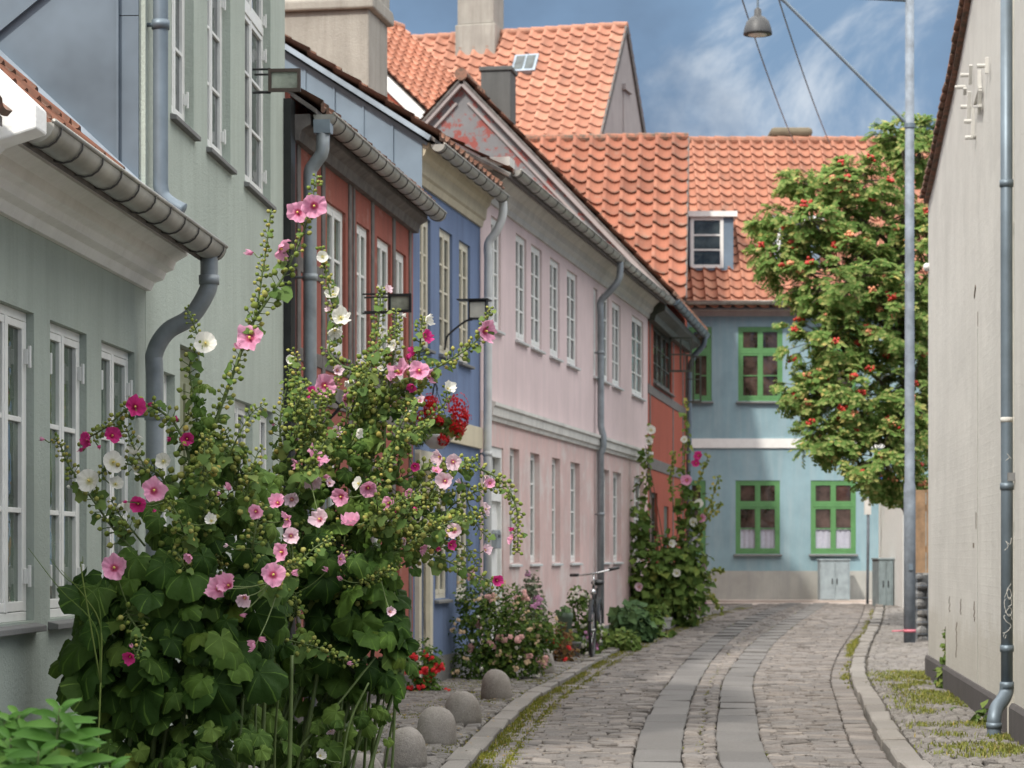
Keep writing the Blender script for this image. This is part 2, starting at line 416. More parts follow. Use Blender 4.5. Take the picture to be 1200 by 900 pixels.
def body(mb, L, D, z0, z1, x0=0.0, ridge=None, mi=0, gmi=None, dn=.0):
    """side, back and gable faces (front is wall_grid)"""
    gm = mi if gmi is None else gmi
    mb.quad((x0, D, z0), (x0, 0, z0), (x0, 0, z1), (x0, D, z1), gm)
    mb.quad((L, 0, z0), (L, D, z0), (L, D, z1), (L, 0, z1), mi)
    mb.quad((L, D, z0), (x0, D, z0), (x0, D, z1), (L, D, z1), mi)
    if ridge:
        mb.add([(x0, D, z1), (x0, 0, z1), (x0, D/2, ridge)], [(0, 1, 2)], gm)
        mb.add([(L, 0, z1), (L, D, z1), (L, D/2, ridge)], [(0, 1, 2)], mi)

def tiles(mb, O, ax, up, nr, L, S, p=.22, row=.32, A=.04, t=.035, seed=1, sub=6, jit=.006, clip=None):
    O, ax, up, nr = Vector(O), Vector(ax), Vector(up), Vector(nr)
    rnd = random.Random(seed); nc = max(1, int(round(L/p))); p = L/nc; nrw = max(1, int(round(S/row))); row = S/nrw
    prof = [A*q for q in ([1.0, .86, .42, .12, .0, .08, .34] if sub == 6 else [1.0, .6, .08, .02, .34])]
    for r in range(nrw):
        b0, b1 = r*row - .02, (r+1)*row
        vs = []; fs = []; uv = []
        jo = [rnd.uniform(-jit, jit) for _ in range(nc)]; jb = [rnd.uniform(-jit, jit)*1.5 for _ in range(nc)]
        base = 0
        for c in range(nc):
            for k in range(sub+1):
                a = c*p + p*k/sub; n0 = prof[k]
                lo = n0 + t + jo[c]
                vs += [O+ax*a+up*(b0+jb[c])+nr*(n0-.004), O+ax*a+up*(b0+jb[c])+nr*lo, O+ax*a+up*b1+nr*n0]
            for k in range(sub):
                i = base+k*3
                fs += [(i, i+3, i+4, i+1), (i+1, i+4, i+5, i+2)]
                u0, u1 = c+k/sub*.98+.01, c+(k+1)/sub*.98+.01
                uv += [[(u0, r+.02), (u1, r+.02), (u1, r+.03), (u0, r+.03)], [(u0, r+.03), (u1, r+.03), (u1, r+.97), (u0, r+.97)]]
            if c: fs.append((base-2, base+1, base+2, base-1)); uv.append([(c-.02, r+.03), (c-.02, r+.03), (c-.02, r+.97), (c-.02, r+.97)])
            base += (sub+1)*3
        mb.add(vs, fs, 0, uv)

def roof_pair(house, L, D, ze, pitch, mat, x0=0.0, over=.3, p=.22, row=.32, seed=1, verge0=.05, verge1=.05, back=True, A=.04, t=.035, ridge=True, mi_under=None, sub=6):
    """two tiled slopes + boarding under them + ridge tiles; returns the roof object. ze = height of roof plane over the wall face"""
    tn = math.tan(pitch); c, s = math.cos(pitch), math.sin(pitch)
    mb = MB(); a0, a1 = x0-verge0, L+verge1
    S = (D/2+over)/c
    tiles(mb, (a0, -over, ze-over*tn), (1, 0, 0), (0, c, s), (0, -s, c), a1-a0, S, p, row, A, t, seed=seed, sub=sub)
    if back: tiles(mb, (a1, D+over, ze-over*tn), (-1, 0, 0), (0, -c, s), (0, s, c), a1-a0, S, .3, row, A, seed=seed+1, sub=4)
    rf = mb.build('roof', mat, house, smooth=False)
    u = MB(); zr = ze + tn*D/2; th = .05
    prof = [(-over, ze-over*tn-.012), (D/2, zr-.012), (D+over, ze-over*tn-.012), (D+over, ze-over*tn-th), (D/2, zr-th-.02), (-over, ze-over*tn-th)]
    u.prism_x(prof, a0+.01, a1-.01); u.build('roof_boarding', M['timber'], rf)
    if ridge:
        rg = MB(); n = max(2, int((a1-a0)/.36))
        for i in range(n):
            xa = lerp(a0, a1, i/n)-.015; xb = lerp(a0, a1, (i+1)/n)
            rg.tube([(xa, D/2, zr+.035), (xb, D/2, zr+.03)], [.115, .095], 10)
        rg.build('ridge', mat, rf)
    return rf

def gutter(house, x0, x1, y, z, r=.075, mat=None, step=.55, name='gutter'):
    mb = MB(); n = 10; k = 8
    xs = [lerp(x0, x1, i/k) for i in range(k+1)]
    def ring(x, rr): return [(x, y+rr*math.cos(PI+PI*j/n), z+rr*math.sin(PI+PI*j/n)) for j in range(n+1)]
    vs = []
    for x in xs: vs += ring(x, r)
    for x in xs: vs += ring(x, r-.006)
    m = n+1; off = (k+1)*m; fs = []
    for i in range(k):
        for j in range(n):
            a = i*m+j; fs.append((a, a+m, a+m+1, a+1)); fs.append((off+a, off+a+1, off+a+m+1, off+a+m))
    mb.add(vs, fs)
    for x in (x0, x1): mb.add(ring(x, r+.002), [tuple(range(m))])
    mb.tube([(x0, y-r, z+.004), (x1, y-r, z+.004)], .011, 8)
    nb = max(2, int((x1-x0)/step))
    for i in range(nb+1):
        x = lerp(x0+.1, x1-.1, i/nb)
        mb.tube([(x, y+(r+.006)*math.cos(PI+PI*j/8), z+(r+.006)*math.sin(PI+PI*j/8)) for j in range(9)], .0045, 5, 1)
    nj = max(1, int((x1-x0)/2))
    return mb.build(name, [mat or M['gutter'], M['gutter_iron']], house, smooth=True)

def downpipe(parent, path, r, mat, collars=(), name='downpipe', per=6, clip_to=None):
    mb = MB(); P = path; mb.tube(P, r, 14)
    for (c, ax) in collars:
        c = Vector(c); ax = Vector(ax); mb.tube([c-ax*.025, c+ax*.025], r+.008, 14)
        mb.box(c.x-.010, c.x+.010, c.y, min(c.y+.16, .0) if c.y > -.2 else c.y+.02, c.z-.010, c.z+.010)
    return mb.build(name, mat, parent, smooth=True)

def window(house, x, z, w, h, dep=.12, rows=3, mat='white', glass='glass', cols=2, transom=None, sill=True, sillmat='white_trim', hinge=False, fw=.045, cf=.035, bar=.022, sash_rows=None, curtain=None, sillout=.07, sub=True):
    fm = M[mat]
    f = MB(); y0, y1 = dep-.015, dep+.06
    f.box(x, x+w, y0, y1, z+h-fw, z+h); f.box(x, x+w, y0, y1, z, z+fw)
    f.box(x, x+fw, y0, y1, z+fw, z+h-fw); f.box(x+w-fw, x+w, y0, y1, z+fw, z+h-fw)
    cw = (w-2*fw)/cols
    zt = z+h-fw
    if transom:
        zt = z+h*transom; f.box(x+fw, x+w-fw, y0-.01, y1, zt-.03, zt+.03)
    for i in range(1, cols): f.box(x+fw+cw*i-.022, x+fw+cw*i+.022, y0-.006, y1-.002, z+fw, z+h-fw)
    wo = f.build('window', fm, house, bevel=.004 if hinge else 0)
    def leaf(xa, xb, za, zb, nr):
        c = MB(); ya, yb = dep-.016, dep+.012
        c.box(xa, xb, ya, yb, za, za+cf*1.3); c.box(xa, xb, ya, yb, zb-cf, zb)
        c.box(xa, xa+cf, ya, yb, za+cf*1.3, zb-cf); c.box(xb-cf, xb, ya, yb, za+cf*1.3, zb-cf)
        for k in range(1, nr):
            zz = lerp(za+cf*1.3, zb-cf, k/nr); c.box(xa+cf, xb-cf, ya+.004, yb-.004, zz-bar/2, zz+bar/2)
        if hinge:
            for zz in (lerp(za, zb, .12), lerp(za, zb, .88)):
                xx = xb if xa > x+w/2-.1 else xa
                c.box(xx-.012, xx+.012, ya-.02, ya, zz-.035, zz+.035); c.tube([(xx, ya-.025, zz-.05), (xx, ya-.025, zz+.05)], .009, 8)
        c.build('casement', fm, wo, bevel=.003 if hinge else 0)
    for i in range(cols):
        xa = x+fw+cw*i+(.012 if i else .003); xb = x+fw+cw*(i+1)-(.012 if i < cols-1 else .003)
        leaf(xa, xb, z+fw+.003, zt-(.033 if transom else .003), rows)
        if transom: leaf(xa, xb, zt+.033, z+h-fw-.003, 1)
    p = MB(); p.quad((x+.02, dep+.004, z+.02), (x+w-.02, dep+.004, z+.02), (x+w-.02, dep+.004, z+h-.02), (x+.02, dep+.004, z+h-.02)) if not curtain else p.quad((x+.02, dep+.006, z+h*.36), (x+w-.02, dep+.006, z+h*.36), (x+w-.02, dep+.006, z+h-.02), (x+.02, dep+.006, z+h-.02))
    p.build('pane', M[glass], wo)
    if curtain:
        q = MB(); n = 26; vs = []
        for i in range(n+1):
            xx = lerp(x+.02, x+w-.02, i/n); yy = dep+.03+.012*math.sin(i*1.9)
            vs += [(xx, yy, z+.02), (xx, yy, z+h*.36)]
        q.add(vs, [(2*i, 2*i+2, 2*i+3, 2*i+1) for i in range(n)]); q.build('curtain', M[curtain], wo, smooth=True)
    if sill:
        s = MB(); s.prism_x([(-sillout, -.05+z), (dep, -.05+z), (dep, z-.001), (-sillout, z-.022)], x-.04, x+w+.04); s.build('sill', M[sillmat], wo, bevel=.004)
    return wo
M['curtain'] = m_plain('white_curtain', (.40, .40, .46), .8, 0, .1, 20)
# ================================================================== the houses
def house_root(name, F, label, cat='house', group='old town houses along the street'):
    return empty(name, (F.X0, F.Y0, 0), F.rz, label, cat, group)

# ---- cottage just before the frame: only its eaves corner shows
F0 = Facade(2.0, -2.8+.0571*2.0, .0571, 9.3)
h = house_root('cottage', F0, 'white corner of a neighbouring cottage eaves at the upper edge beside the low sage house')
mb = MB(); wall_grid(mb, F0.L, -.3, 3.1, []); body(mb, F0.L, 6, -.3, 3.1, ridge=5.9); mb.build('wall', M['white_trim'], h)
mb = MB(); mb.prism_x([(-.46, 3.03), (-.46, 3.12), (.4, 3.12+.80), (.4, 2.8), (.0, 2.80), (-.05, 2.86), (-.22, 2.90), (-.3, 2.98)], F0.L-.14, F0.L+.02)
mb.build('eaves_corner', M['white_trim'], h, bevel=.008)
roof_pair(h, F0.L-.3, 6, 3.40, R(43), M['tile'], over=.36, seed=3, A=.03, t=.02)

# ---- low sage house
F1 = Facade(9.34, -2.8+.0571*9.34, .0571, 13.29)
h1 = house_root('low_house', F1, 'low sage green house with white cornice and zinc gutter at the near left')
W1 = [(F1.k*(10.17-9.34), 1.10, .72, 1.40), (F1.k*(11.18-9.34), 1.10, .73, 1.40), (F1.k*(12.23-9.34), 1.10, .79, 1.40)]
mb = MB(); wall_grid(mb, F1.L, -.3, 3.3, W1, .055); body(mb, F1.L, 6, -.3, 3.3, ridge=6.0); mb.build('wall', M['sage'], h1)
for (x, z, w, hh) in W1:
    window(h1, x, z, w, hh, .05, 3, 'white', 'glass_green', hinge=True, sillmat='plinth_grey', sillout=.05, fw=.042, cf=.034, bar=.024)
mb = MB()
mb.prism_x([(.0, 2.87), (-.03, 2.87), (-.05, 2.915), (-.10, 2.93), (-.115, 2.97), (-.155, 2.985), (-.17, 3.03), (-.235, 3.065), (-.25, 3.13), (-.30, 3.14), (-.30, 3.19), (.0, 3.19)], .02, F1.L+.03)
mb.build('cornice', M['white_trim'], h1)
roof_pair(h1, F1.L, 6, 3.385, R(43), M['tile'], over=.36, seed=5, verge1=.0, A=.03, t=.02)
gutter(h1, .02, F1.L-.12, -.40, 3.09, .078, step=.36)
e = F1.L-.22
downpipe(h1, spline([(e, -.40, 3.03), (e, -.40, 2.93), (e+.0, -.39, 2.84), (e+.0, -.30, 2.70), (e+.0, -.17, 2.62), (e+.0, -.10, 2.50), (e+.0, -.10, 2.34), (e, -.10, 1.4), (e, -.10, .0)], 8), .048, M['zinc_pipe'], [((e, -.10, 2.16), (0, 0, 1)), ((e, -.40, 2.90), (0, 0, 1)), ((e, -.10, .9), (0, 0, 1))])

# ---- tall sage house with zinc clad gable
F2 = Facade(13.3, -2.8+.0571*13.3, .0571, 18.4)
h2 = house_root('tall_house', F2, 'tall sage green house with blue grey zinc clad gable above the low house')
U = F2.u
ops = []
up = [(U(201), U(227)), (U(243), U(270)), (U(287), U(317))]
W2 = [(a, 4.0, b-a, 1.75) for a, b in up] + [(U(192), 1.1, U(205)-U(192), 1.36), (U(275), 1.1, U(296)-U(275), 1.36), (U(304), 1.1, U(320)-U(304), 1.36)]
door = (U(211), .1, U(234)-U(211), 2.56, .08)
mb = MB(); wall_grid(mb, F2.L, -.3, 7.6, W2+[door], .075); body(mb, F2.L, 9, -.3, 7.6, ridge=11.5); mb.build('wall', M['sage_tall'], h2)
for (x, z, w, hh) in W2[:3]: window(h2, x, z, w, hh, .07, 3, 'white', 'glass', hinge=True, sillmat='plinth_grey', sillout=.04, transom=.72)
for (x, z, w, hh) in W2[3:]: window(h2, x, z, w, hh, .065, 3, 'white', 'glass', sillmat='plinth_grey', sillout=.04)
mb = MB(); x, z, w, hh, dp = door; mb.box(x, x+w, dp-.03, dp+.03, z, z+hh); 
for k in range(2):
    for j in range(2): mb.box(x+.06+k*(w/2-.02), x+w/2-.03+k*(w/2-.02), dp-.045, dp-.03, z+.2+j*1.2, z+1.2+j*1.15)
do = mb.build('door', M['olive'], h2, bevel=.004)
mb = MB(); mb.sphere((x+.08, dp-.06, z+1.0), .03); mb.build('handle', M['chrome'], do, smooth=True)
zc = MB(); zc.box(-.02, -.004, .035, .145, 3.3, 4.395); zc.box(-.02, -.004, .035, .145, 4.40, 8.2); zc.box(-.02, -.004, .15, 8.9, 3.3, 7.6)
zc.box(-.045, -.02, .142, .156, 3.3, 8.2); zc.box(-.045, -.02, 1.25, 1.264, 3.3, 7.6)
zc.bar((-.035, .95, 4.22), (-.035, -.0+.30, 4.74), .03, .03)
zc.build('zinc_cladding', M['zinc_gable'], h2)
fl = MB(); fl.bar((-.045, -.02, 3.385-.02*.9325+.045), (-.045, 3.2, 3.385+3.2*.9325+.045), .05, .04); fl.build('flashing', M['zinc'], h2)
roof_pair(h2, F2.L, 9, 7.85, R(42), M['tile'], over=.3, seed=7)
dp_ = [(.05, -.075, 7.4), (.05, -.075, 5.0), (.05, -.075, 3.46), (.05, -.09, 3.40), (.05, -.14, 3.355), (.05, -.205, 3.32)]
downpipe(h2, dp_[:3] + spline(dp_[2:], 5)[1:], .042, M['zinc_dark'], [((.05, -.075, 4.36), (0, 0, 1)), ((.05, -.075, 6.3), (0, 0, 1))])

# ---- red timber framed house
F3 = Facade(18.42, (340-600)/FOC*18.42, .134, 0); F3.Y1 = F3.Y(484); F3.L = (F3.Y1-F3.Y0)*F3.k
U = F3.u
h3 = house_root('timber_framed_house', F3, 'brick red timber framed house behind the hollyhocks with long zinc gutter')
W3 = [(U(383), 3.09, U(405)-U(383), 1.24), (U(418), 3.09, U(433)-U(418), 1.24), (U(442), 3.09, U(458)-U(442), 1.24), (U(464), 3.09, U(476)-U(464), 1.24),
      (U(372), .95, .8, 1.3), (U(408), .95, .75, 1.3), (U(430), .95, .7, 1.3)]
door = (U(452), .12, U(468)-U(452), 2.1, .08)
mb = MB(); wall_grid(mb, F3.L, -.3, 4.95, W3+[door], .06); body(mb, F3.L, 7, -.3, 4.95, ridge=7.2); mb.build('wall', M['red'], h3)
for i, (x, z, w, hh) in enumerate(W3): window(h3, x, z, w, hh, .045, 3 if i < 4 else 2, 'grey_window' if False else 'white', 'glass_green', sillmat='plinth_grey', sillout=.05)
mb = MB(); x, z, w, hh, dp = door; mb.box(x, x+w, dp-.03, dp+.03, z, z+hh)
for j in range(2): mb.box(x+.12, x+w-.12, dp-.045, dp-.03, z+.2+j*1.0, z+1.0+j*.95)
mb.build('door', M['grey_trim'], h3, bevel=.004)
tf = MB(); o = -.014
def post(px, wd=.13, z0=.0, z1=4.62): tf.box(U(px)-wd/2, U(px)+wd/2, o, .02, z0, z1)
for px in (349, 378, 409.5, 414, 436, 461, 480): post(px, .12 if px != 414 else .07)
tf.box(0, F3.L, o-.004, .02, 4.62, 4.80); tf.box(0, F3.L, o-.003, .02, 2.62, 2.80); tf.box(0, F3.L, o-.003, .02, .0, .22)
for a, b in ((349, 378), (378, 409.5), (414, 436), (436, 461), (461, 480)): tf.box(U(a)+.06, U(b)-.06, o+.003, .02, 2.92, 3.03)
tf.box(U(340.5), U(378)-.06, o+.003, .02, 3.62, 3.74)
tf.build('timber_frame', M['timber'], h3, bevel=.008)
sf = MB(); sf.prism_x([(0, 4.60), (-.06, 4.60), (-.08, 4.68), (-.15, 4.72), (-.15, 4.80), (0, 4.80)], .03, F3.L-.02); sf.build('eaves_board', M['timber'], h3)
bl = MB(); bl.box(-.10, .055, -.03, .03, 0, 4.9); bl.build('tarred_joint', M['black'], h3)
roof_pair(h3, F3.L, 7, 4.99, R(35), M['tile'], over=.20, seed=9, verge1=0, verge0=.0)
gutter(h3, .06, F3.L+.04, -.25, 4.80, .080, step=.36)
hopper = MB(); hopper.prism_y([(.05, 4.76), (.19, 4.76), (.17, 4.66), (.07, 4.66)], -.30, -.17); hopper.build('rainwater_hopper', M['zinc'], h3)
pp = U(353)
downpipe(h3, [(.12, -.235, 4.7), (.12, -.23, 4.54)] + spline([(.12, -.22, 4.50), (.12, -.16, 4.42), (.12, -.13, 4.36), (.12, -.13, 4.2)], 4) + [(.12, -.13, 2.0), (.12, -.13, .02)], .052, M['zinc_pipe'], [((.12, -.13, 3.55), (0, 0, 1)), ((.12, -.13, 2.35), (0, 0, 1))])

# ---- blue house
F4 = Facade(F3.Y1, F3.X1(), 510/FOC, 0); F4.Y1 = F4.Y(562.5); F4.L = (F4.Y1-F4.Y0)*F4.k
U = F4.u
h4 = house_root('blue_house', F4, 'narrow cobalt blue house with cream cornice and cream window frames')
W4 = [(U(492), 3.52, U(504.5)-U(492), 1.32), (U(515), 3.52, U(530)-U(515), 1.32), (U(538), 3.52, U(551)-U(538), 1.32),
      (U(510), .94, U(525)-U(510), 1.26), (U(535), .94, U(549)-U(535), 1.26)]
door = (U(488), .1, U(499)-U(488), 2.2, .07)
mb = MB(); wall_grid(mb, F4.L, -.3, 5.5, W4+[door], .06); body(mb, F4.L, 7, -.3, 5.5, ridge=7.7); mb.build('wall', M['blue'], h4)
for i, (x, z, w, hh) in enumerate(W4): window(h4, x, z, w, hh, .045, 4 if i < 3 else 5, 'cream_paint', 'glass', sillmat='plinth_grey', sillout=.05)
mb = MB(); x, z, w, hh, dp = door; mb.box(x, x+w, dp-.03, dp+.03, z, z+hh)
for j in range(3): mb.box(x+.1, x+w-.1, dp-.042, dp-.03, z+.15+j*.68, z+.72+j*.68)
mb.build('door', M['cream_door'], h4, bevel=.004)
mb = MB(); mb.box(U(499), U(502), -.05, .03, 0, 2.42); mb.box(U(486), U(488), -.05, .03, 0, 2.42); mb.box(U(486), U(502), -.055, .03, 2.3, 2.45); mb.build('door_frame', M['cream_paint'], h4, bevel=.004)
mb = MB(); mb.box(U(502), F4.L-.05, -.045, .0, 2.60, 2.84); mb.build('cream_band', M['cream'], h4, bevel=.006)
mb = MB(); mb.prism_x([(0, 5.13), (-.03, 5.13), (-.045, 5.2), (-.07, 5.22), (-.085, 5.34), (-.12, 5.38), (-.14, 5.44), (-.17, 5.46), (-.17, 5.50), (0, 5.50)], -.02, F4.L); mb.build('cornice', M['cream'], h4)
mb = MB(); mb.box(.03, F4.L, -.02, .01, -.1, .34); mb.build('plinth', M['plinth_grey'], h4)
roof_pair(h4, F4.L, 7, 5.70, R(33), M['tile'], over=.24, seed=11, verge0=.10, verge1=.05, p=.24, A=.05)
# zinc clad gable facing the viewer above the red roof
t33 = math.tan(R(33))
zc = MB()
ys = [-.1+i*.30 for i in range(13)]
for i in range(12):
    a, b = ys[i], ys[i+1]
    if b > 3.4: break
    zb = lambda y: 4.7+max(0, y)*.66
    zc.add([(-.035-.004*(i % 2), a, zb(a)), (-.035-.004*(i % 2), b, zb(b)), (-.035-.004*(i % 2), b, 5.68+b*t33-.07), (-.035-.004*(i % 2), a, 5.68+a*t33-.07)], [(0, 3, 2, 1)])
    zc.bar((-.045, b, zb(b)), (-.045, b, 5.68+b*t33-.08), .012, .018)
zc.bar((-.035, -.15, 5.68-.15*t33-.10), (-.035, 3.5, 5.68+3.5*t33-.10), .03, .03)
zc.build('zinc_cladding', M['zinc_wall'], h4)
fl = MB(); fl.bar((-.12, -.2, 5.70-.2*t33-.045), (-.12, 3.5, 5.70+3.5*t33-.045), .05, .05)
fl.build('verge_flashing', M['zinc'], h4)
gutter(h4, -.08, F4.L+.0, -.27, 5.47, .068, step=.4)
e = F4.L-.02
downpipe(h4, spline([(e, -.27, 5.42), (e, -.27, 5.3), (e, -.25, 5.2), (e, -.18, 5.06), (e, -.10, 4.94), (e, -.10, 4.76)], 5) + [(e, -.09, 2.5), (e, -.09, .02)], .048, M['pipe_white'], [((e, -.09, 4.3), (0, 0, 1)), ((e, -.09, 2.55), (0, 0, 1))])
# big rendered chimney standing on the blue house roof
ch = MB(); cx0, cx1, cy0, cy1 = 1.1, 1.95, .72, 1.72
ch.box(cx0, cx1, cy0, cy1, 5.8, 7.12)
ch.prism_y([(cx0-.06, 7.12), (cx1+.06, 7.12), (cx1+.06, 7.22), (cx1, 7.27), (cx0, 7.27), (cx0-.06, 7.22)], cy0-.06, cy1+.06)
ch.box(cx0-.02, cx1+.02, cy0-.02, cy1+.02, 7.27, 8.5); ch.box(cx0-.09, cx1+.09, cy0-.09, cy1+.09, 8.5, 8.7)
ch.build('chimney', M['chimney'], h4, bevel=.02)

# ---- long pink house
F5 = Facade(F4.Y1+.01, F4.X1()+.004, 540/FOC, 0); F5.Y1 = F5.Y(759); F5.L = (F5.Y1-F5.Y0)*F5.k
U = F5.u
h5 = house_root('pink_house', F5, 'long pale pink house with white string course and many narrow white windows')
UP = [(575.5, 587), (604.5, 617), (622.5, 635), (644.5, 656), (664.5, 676.5), (695.5, 700), (704.5, 713.5), (717.5, 727.5), (740.5, 754)]
LO = [(597.5, 608.5), (621.5, 632.5), (647, 656.5), (668.5, 679.5), (705.5, 714), (718.5, 728), (743, 754.5)]
W5u = [(U(a), 4.06, U(b)-U(a), 1.30) for a, b in UP]; W5l = [(U(a), 1.30, U(b)-U(a), 1.40) for a, b in LO]
door = (U(569), .05, U(590)-U(569), 2.62, .10)
mb = MB(); wall_grid(mb, F5.L, -.3, 5.95, W5u+W5l+[door], .09, mid=(3.05, 1)); body(mb, F5.L, 7, -.3, 5.95, ridge=7.9); mb.build('wall', [M['pink'], M['pink_low']], h5)
for (x, z, w, hh) in W5u: window(h5, x, z, w, hh, .045, 4, 'white', 'glass', sillmat='pipe_white', sillout=.05)
for (x, z, w, hh) in W5l: window(h5, x, z, w, hh, .085, 4, 'white', 'glass', sillmat='pipe_white', sillout=.04)
mb = MB(); x, z, w, hh, dp = door; mb.box(x+.05, x+w-.05, dp-.03, dp+.03, z, z+1.98)
for k in range(2):
    for j in range(2): mb.box(x+.14+k*(w/2-.04), x+w/2-.06+k*(w/2-.04), dp-.045, dp-.03, z+.15+j*.75, z+.75+j*1.1)
do = mb.build('door', M['white'], h5, bevel=.005)
mb = MB(); mb.tube([(x+w-.16, dp-.07, 1.05), (x+w-.28, dp-.07, 1.05)], .012); mb.sphere((x+w-.16, dp-.05, 1.05), .022); mb.build('handle', M['chrome'], do, smooth=True)
fr = MB(); fr.box(x, x+.05, .02, .13, z, z+hh); fr.box(x+w-.05, x+w, .02, .13, z, z+hh); fr.box(x+.05, x+w-.05, .02, .13, z+hh-.12, z+hh); fr.box(x+.05, x+w-.05, .015, .13, z+1.98, z+2.08)
for k in (1, 2): fr.box(x+w*k/3-.012, x+w*k/3+.012, .06, .1, z+2.08, z+hh-.12)
fo = fr.build('transom_window', M['white'], h5, bevel=.004)
mb = MB(); mb.quad((x+.04, .1, z+2.06), (x+w-.04, .1, z+2.06), (x+w-.04, .1, z+hh-.1), (x+.04, .1, z+hh-.1)); mb.build('pane', M['glass'], fo)
mb = MB(); mb.prism_x([(0, 2.96), (-.035, 2.96), (-.045, 3.0), (-.07, 3.02), (-.075, 3.11), (-.10, 3.13), (-.10, 3.17), (0, 3.20)], U(571), F5.L); mb.build('string_course', M['grey_trim'], h5)
mb = MB(); mb.prism_x([(0, 5.48), (-.03, 5.48), (-.04, 5.55), (-.09, 5.60), (-.11, 5.68), (-.20, 5.76), (-.22, 5.84), (0, 5.86)], U(572), F5.L); mb.build('cornice', M['grey_trim'], h5)
mb = MB(); mb.box(U(592), F5.L, -.015, .01, -.1, .32); mb.build('plinth', M['plinth_grey'], h5)
roof_pair(h5, F5.L, 7, 5.93, R(28), M['tile'], over=.34, seed=13, verge1=0, verge0=.05, A=.035, p=.22, t=.025)
gutter(h5, .12, F5.L+.25, -.38, 5.79, .066, step=.6)
fl = MB(); fl.box(.0, .3, -.34, .5, 5.83, 5.93); fl.bar((.02, -.34, 5.72), (.02, 2.2, 5.72+2.54*.5317), .06, .05); fl.build('parapet_flashing', M['grey_trim'], h5)
e = U(697)
downpipe(h5, spline([(e, -.38, 5.74), (e, -.38, 5.6), (e, -.35, 5.46), (e, -.22, 5.30), (e, -.09, 5.16), (e, -.09, 4.95)], 5) + [(e, -.09, 3.3), (e, -.13, 3.15), (e, -.13, 3.0), (e, -.09, 2.9), (e, -.09, .1)], .05, M['zinc_pipe'], [((e, -.09, 4.4), (0, 0, 1)), ((e, -.09, 2.0), (0, 0, 1))])
mb = MB(); mb.box(U(699), U(703.5), -.02, .01, .2, 2.95); mb.build('pilaster_strip', M['pipe_white'], h5)

# ---- second red house with peeling gable
F6 = Facade(F5.Y1+.02, F5.X1(), 460/FOC, 0); F6.Y1 = F6.Y(803); F6.L = (F6.Y1-F6.Y0)*F6.k
U = F6.u
h6 = house_root('gabled_house', F6, 'bright red house whose grey gable has peeling paint above the pink house')
D6 = 6.5
W6 = [(U(765.5), 4.45, U(787)-U(765.5), 1.05), (U(763), 1.0, 1.1, 1.5), (U(778), .2, .9, 2.1)]
mb = MB(); wall_grid(mb, F6.L, -.3, 6.15, W6, .08, mi=0); body(mb, F6.L, D6, -.3, 6.15, ridge=9.6, mi=0, gmi=1); mb.build('wall', [M['red2'], M['peel']], h6)
window(h6, *W6[0], .05, 3, 'dark_green', 'glass_brown', cols=4, sillmat='timber'); window(h6, *W6[1], .07, 3, 'dark_green', 'glass_brown', sillmat='timber')
mb = MB(); x, z, w, hh = W6[2]; mb.box(x, x+w, .03, .09, z, z+hh); mb.build('door', M['dark_green'], h6)
tf = MB()
for px in (761.5, 788.5, 800): tf.box(U(px)-.07, U(px)+.07, -.012, .02, 0, 5.6)
tf.box(0, F6.L, -.016, .02, 2.9, 3.1); tf.box(0, F6.L, -.016, .02, 4.2, 4.36); tf.box(0, F6.L, -.016, .02, 5.55, 5.72); tf.build('timber_frame', M['timber'], h6, bevel=.006)
sf = MB(); sf.prism_x([(0, 5.45), (-.12, 5.45), (-.15, 5.55), (-.3, 5.62), (-.3, 5.72), (0, 5.86)], 0, F6.L); sf.build('eaves_board', M['dark_green'], h6)
roof_pair(h6, F6.L, D6, 6.32, R(46.5), M['tile'], over=.40, seed=15, verge0=.16, verge1=.05, p=.24, A=.055)
vb = MB()
for sgn in (1, -1):
    yv = lambda d: D6/2-sgn*d
    vb.bar((-.07, yv(.02), 9.62), (-.07, yv(3.5), 5.94), .12, .09)
    vb.bar((-.02, yv(.10), 9.30), (-.02, yv(3.2), 6.03), .05, .05)
vb.build('verge', M['far_wall'], h6, bevel=.01)
gutter(h6, .5, F6.L+.05, -.42, 5.84, .08, mat=M['zinc_dark'], step=.7)
e = F6.L-.25
downpipe(h6, spline([(e, -.42, 5.78), (e, -.38, 5.6), (e, -.2, 5.4), (e, -.10, 5.2)], 5) + [(e, -.10, 3), (e, -.10, .25)], .055, M['zinc_dark'])
ch = MB(); ch.box(1.7, 2.3, D6/2-.57, D6/2-.02, 8.4, 10.2); ch.box(1.67, 2.33, D6/2-.60, D6/2+.01, 10.2, 10.28); ch.build('chimney', M['chimney_dark'], h6, bevel=.015)
def open_leaf(px0, px1, y0, y1, Y, nm):
    a, b = at(px0, y1, Y), at(px1, y0, Y); inv = Matrix.Translation((F6.X0, F6.Y0, 0)) @ Matrix.Rotation(F6.rz, 4, 'Z')
    mb = MB(); x0, x1, z0, z1 = a.x, b.x, a.z, b.z; t = .035
    for (p, q, r_, s_) in ((x0, x1, z0, z0+t), (x0, x1, z1-t, z1), (x0, x0+t, z0+t, z1-t), (x1-t, x1, z0+t, z1-t), ((x0+x1)/2-.015, (x0+x1)/2+.015, z0+t, z1-t)):
        mb.box(p, q, Y-.02, Y+.02, r_, s_)
    zm = (z0+z1)/2; mb.box(x0+t, (x0+x1)/2-.015, Y-.015, Y+.015, zm-.012, zm+.012); mb.box((x0+x1)/2+.015, x1-t, Y-.015, Y+.015, zm-.012, zm+.012)
    o = mb.build('open_casement', M['dark_green'], h6); o.matrix_parent_inverse = inv.inverted()
    q = MB(); q.quad((x0+.02, Y, z0+.02), (x1-.02, Y, z0+.02), (x1-.02, Y, z1-.02), (x0+.02, Y, z1-.02)); p = q.build('pane', M['clear'], o)
